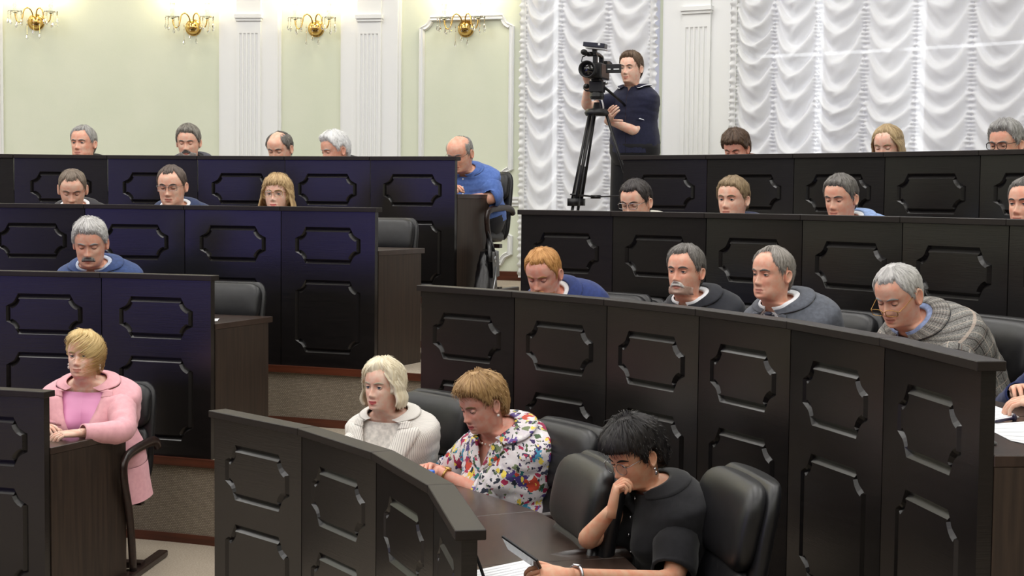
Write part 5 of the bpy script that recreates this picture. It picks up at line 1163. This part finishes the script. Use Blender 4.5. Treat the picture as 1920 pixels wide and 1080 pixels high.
part('microphone', lambda m: (m.tube([(.055, -.03, .115), (.055, .10, .115)], .011, blk, 12), m.ell((.055, .12, .115), (.02, .055, .02), blk2), m.box((.035, .03, .11), (.04, .03, .03), blk)), True, bev=0)
part('camera_light', lambda m: (m.box((.012, .06, .165), (.15, .08, .03), navyp, Matrix.Rotation(R_(-6), 4, 'Y')), m.box((0, .06, .14), (.14, .07, .006), silver, Matrix.Rotation(R_(-6), 4, 'Y')), m.box((0, .05, .128), (.03, .03, .03), blk)), bev=.003)
part('light_emblem', lambda m: m.box((-.042, .1015, .168), (.014, .001, .014), scr), bev=0)
part('viewfinder', lambda m: (m.box((-.01, -.22, .06), (.05, .1, .045), blk), m.lathe([(.001, 0), (.03, 0), (.034, .03), (.001, .03)], blk2, 16, Matrix.Translation((-.01, -.27, .06)) @ Matrix.Rotation(math.pi/2, 4, 'X'))), bev=.004)
part('cable', lambda m: m.tube([(.06, .0, .11), (.085, .05, .09), (.09, .05, .06), (.07, .02, .05), (.05, 0, .06)], .004, blk2, 8), True, bev=0)
# tripod
ft = ZF[3]; MT = seat_matrix(pc.x, pc.y, ft, cb_); H = pc.z-ft
g2 = thing('tripod', 'black tripod with spreader carrying the video camera', 'tripod', MT)
kw = dict(par=g2)
part('fluid_head', lambda m: (m.box((0, -.03, H-.062), (.06, .12, .014), blk), m.box((0, -.03, H-.105), (.095, .085, .075), blk), m.lathe([(.001, 0), (.045, 0), (.05, .02), (.045, .05), (.001, .05)], blk, 20, Matrix.Translation((0, -.03, H-.19)))), bev=.006, **kw)
part('head_knob', lambda m: (m.ell((.075, -.03, H-.1), (.022, .018, .018), blk), m.ell((-.062, -.03, H-.08), (.014, .012, .012), silver)), True, bev=0, **kw)
part('pan_handle', lambda m: m.tube([(-.05, -.05, H-.11), (-.12, -.3, H-.2), (-.14, -.42, H-.25)], .009, blk, 8), True, bev=0, **kw)
part('leg_spider', lambda m: (m.lathe([(.001, 0), (.075, 0), (.085, .02), (.07, .045), (.03, .05), (.02, .09), (.001, .09)], blk, 18, Matrix.Translation((0, -.03, H-.30)))), True, bev=.0, **kw)
feet = []
for (u, v) in ((1062, 470), (1094, 450), (1196, 440)):
    q = at_z(u, 560, ft); feet.append(q)
# feet spread evenly about the head, one leg towards the left front
for a in (20, 140, 260):
    ar = R_(a); d = np.array((math.sin(ar), math.cos(ar), 0)); top = np.array((0, -.03, H-.275))+d*.06; ftp = np.array((0, -.03, .02))+d*.46; mid = top+(ftp-top)*.5; low = top+(ftp-top)*.52
    sd = np.cross(d, (0, 0, 1))
    def leg(m, top=top, mid=mid, ftp=ftp, sd=sd, low=low):
        for q in (-1, 1): m.tube([top+sd*.017*q, mid+sd*.017*q], .0095, blk, 8)
        m.tube([top+(ftp-top)*.3, ftp], .0105, blk, 8); m.ell(ftp, (.02, .02, .02), blk2); M = Matrix.Translation(Vector(mid)); m.box((0, 0, 0), (.07, .07, .05), blk, M)
    part('leg', leg, True, bev=0, **kw)
part('spreader', lambda m: [m.tube([(0, -.03, H*.44), tuple(np.array((0, -.03, H*.44))+.29*np.array((math.sin(R_(a)), math.cos(R_(a)), .05)))], .012, blk, 6, flat=.5) for a in (20, 140, 260)]+[m.lathe([(.001, -.012), (.035, -.012), (.035, .012), (.001, .012)], blk, 16, Matrix.Translation((0, -.03, H*.44)))], True, bev=0, **kw)
# ------------------------------------------------------------------ bag by the end of the top row
bl = mat('black_bag_leather', (20, 19, 21), .33, 0, .5, (20, 20, 20), ((120, 120, 120), .3, .003), (14, 13, 15))
tb = R_(23.44)+.13/7.3; pb = pol(tb, ROW[3]+.2, ft); MB_ = seat_matrix(pb.x, pb.y, ft, tb+math.pi+R_(75))
g3 = thing('leather_bag', 'black leather shoulder bag leaning on the end of the top desk', 'bag', MB_)
def bagb(m):
    rows = []
    for i, z in enumerate(np.linspace(0, .30, 14)):
        q = z/.30; a = .15*(1-.25*q**2)*(1 if 0 < i else .9); b = .07*(1-.55*q**1.5)*(1 if 0 < i else .85); tt = np.linspace(0, 2*np.pi, 28, endpoint=False)
        P = np.stack([a*sup(np.cos(tt), 3.5)+.10*q, b*sup(np.sin(tt), 3)+.012*np.sin(7*tt+q*9)*q, np.full(28, z)], 1); rows.append(P)
    m.grid(rows, bl, cv=True, capu=True)
part('bag_body', bagb, True, g3, 0)
part('flap', lambda m: m.grid([[(x+.10*q, -.075*(1-.4*q)-.006, .30*q) for x in np.linspace(-.12, .12, 8)] for q in np.linspace(.45, 1, 8)]+[[(x+.10, .02, .315) for x in np.linspace(-.11, .11, 8)]], bl), True, g3, 0)
part('zipper', lambda m: m.tube([(-.1, -.073, .05), (-.03, -.072, .12), (.05, -.062, .2)], .004, silver, 6), True, g3, 0)
part('buckle', lambda m: m.tube([(.05+.02*math.cos(t), -.058, .25+.02*math.sin(t)) for t in np.linspace(0, 6.28, 12, endpoint=False)], .004, silver, 6, closed=True), True, g3, 0)
for dx in (-.05, .05): part('strap', lambda m: m.tube([(dx*1.6, -.05, .24), (dx+.03, -.03, .34), (.10, .0, .40+dx*.4), (.17-dx*.5, .02, .33), (.20, .03, .25), (.15, .03, .16)], .014, bl, 8, flat=.35), True, g3, 0)
# ------------------------------------------------------------------ things on the desks
paper_m = mat('white_paper', (240, 242, 246), .6, 0, .2); ink = mat('grey_print', (168, 170, 180), .7); blue = mat('blue_cap', (40, 104, 206), .35); bottle_m, bnt, bb = nodes('clear_bottle'); bb.inputs['Transmission Weight'].default_value = 1; bb.inputs['Roughness'].default_value = .05; bb.inputs['IOR'].default_value = 1.33
def paper(corners, z, label, lines=9, sheets=1, inkc=ink):
    P = [at_z(u, v, z+.0015) for (u, v) in corners]; mb = MB(); a, b, c, d = P
    n = 6; rows = [[a+(b-a)*(j/n)+((d-a)+((c-b)-(d-a))*(j/n))*(i/n)+Vector((0, 0, .004*math.sin(i/n*3)*(j/n))) for j in range(n+1)] for i in range(n+1)]
    mb.grid(rows, paper_m); mb.grid([[p+Vector((0, 0, -.0012)) for p in r] for r in rows], paper_m, flip=True)
    o = mb.build('paper_sheet', None); tag(o, label, 'paper')
    mb = MB()
    for i in range(lines):
        q = .1+.8*i/max(1, lines-1); l0 = .08; l1 = .92-.25*((i*7) % 4 == 3)
        f = lambda s, t: a+(b-a)*s+((d-a)+((c-b)-(d-a))*s)*t+Vector((0, 0, .0012+.004*math.sin(t*3)*s))
        mb.add([f(l0, q), f(l1, q), f(l1, q+.009), f(l0, q+.009)], [(0, 1, 2, 3)], inkc)
    mb.build('printed_lines', o); return o
zd0, zd1 = ZC[0]-.215, ZC[1]-.215
paper([(868, 1074), (985, 1050), (1050, 1092), (900, 1120)], zd0, 'printed white sheet on the front desk by the phone')
paper([(1800, 748), (1852, 757), (1912, 782), (1842, 796)], zd1, 'printed white sheet under the pen at the right desk end', 7)
paper([(1836, 796), (1925, 790), (1950, 838), (1895, 826)], zd1, 'white sheet curling over the right desk end, in front of the pen', 5)
paper([(385, 598), (412, 597), (408, 602), (384, 603)], zd1, 'small white paper on the desk before the empty chair', 2)
def rod(nm, label, cat, pts, r, m, tip=None):
    mb = MB(); mb.tube(pts, r, m, 8); o = mb.build(nm); tag(o, label, cat)
    if tip: mb = MB(); mb.ell(tip, (r*1.6, r*1.6, r*3), m); mb.build('tip', o)
    return o
a, b = at_z(1868, 790, zd1+.008), at_z(1902, 784, zd1+.008); rod('pen', 'dark pen lying on the printed sheet', 'pen', [a, (a*.5+b*.5), b], .0045, mat('pen_barrel', (40, 34, 60), .3), tuple(b))
# desk microphone foot at the right end
q = at_z(1852, 832, zd1+.002); t = thing('desk_microphone', 'round grey microphone foot at the right desk end', 'microphone', Matrix.Translation(q)); mb = MB(); mb.lathe([(.001, 0), (.024, 0), (.024, .004), (.019, .008), (.016, .008), (.012, .012), (.001, .012)], mat('grey_metal', (110, 110, 116), .35, .8), 22); mb.build('foot', t); mb = MB(); mb.tube([(0, 0, .01), (-.02, .01, .06), (-.06, .02, .12)], .004, blk, 8); mb.ell((-.065, .021, .127), (.008, .008, .012), blk2); mb.build('gooseneck', t)
# gooseneck microphone on the front desk
q0 = at_z(912, 1098, zd0); q1 = at_z(879, 1014, .80)
t = thing('gooseneck_microphone', 'thin black gooseneck microphone at the end of the front desk', 'microphone', Matrix.Translation(q0)); d = q1-q0; d_ = np.array(d)
mb = MB(); mb.tube([d_*s+np.array((0, 0, .01*math.sin(s*3))) for s in np.linspace(0, .86, 10)], .0045, blk, 8); mb.build('gooseneck', t); mb = MB(); mb.tube([d_*.86, d_*.9, d_*1.0], [.0055, .007, .006], blk2, 10); mb.build('capsule', t); mb = MB(); mb.lathe([(.001, 0), (.03, 0), (.03, .006), (.012, .016), (.001, .018)], blk, 18); mb.build('foot', t)
# bottle with a blue cap
q = at_r(806, 884, ROW[0]+.16); h = q.z-zd0; t = thing('water_bottle', 'bottle with a blue cap behind the front desk board', 'bottle', Matrix.Translation((q.x, q.y, zd0)))
mb = MB(); mb.lathe([(.001, 0), (.03, 0), (.032, .01), (.032, h-.07), (.026, h-.045), (.0125, h-.022), (.0125, h-.008), (.001, h-.008)], bottle_m, 22); mb.build('bottle_body', t)
mb = MB(); mb.lathe([(.001, h-.02), (.0155, h-.02), (.016, h-.016), (.016, h+.002), (.014, h+.004), (.001, h+.004)], blue, 24); mb.build('cap', t)
# phone in the hand of the figure in black
A, B = at_z(948, 1014, .81), at_z(1012, 1064, .755); ax = (B-A); Lp = ax.length; ax.normalize(); vw = ((A+B)/2-O_).normalized(); nr_ = ax.cross(vw).normalized(); nr_ = (nr_+vw*.22).normalized(); sd = nr_.cross(ax).normalized()
M = Matrix((( ax.x, sd.x, nr_.x, (A.x+B.x)/2), (ax.y, sd.y, nr_.y, (A.y+B.y)/2), (ax.z, sd.z, nr_.z, (A.z+B.z)/2), (0, 0, 0, 1)))
t = thing('phone', 'slim black phone held over the printed sheet', 'phone', M); mb = MB(); mb.box((0, 0, 0), (Lp, .075, .008), blk); o = mb.build('case', t, smooth=False); bv = o.modifiers.new('e', 'BEVEL'); bv.width = .003; bv.segments = 2
for s in (-1,): mb = MB(); mb.box((0, 0, .0043*s), (Lp-.01, .068, .001), mat('phone_screen', (150, 156, 166), .1)); mb.build('screen', t, smooth=False)
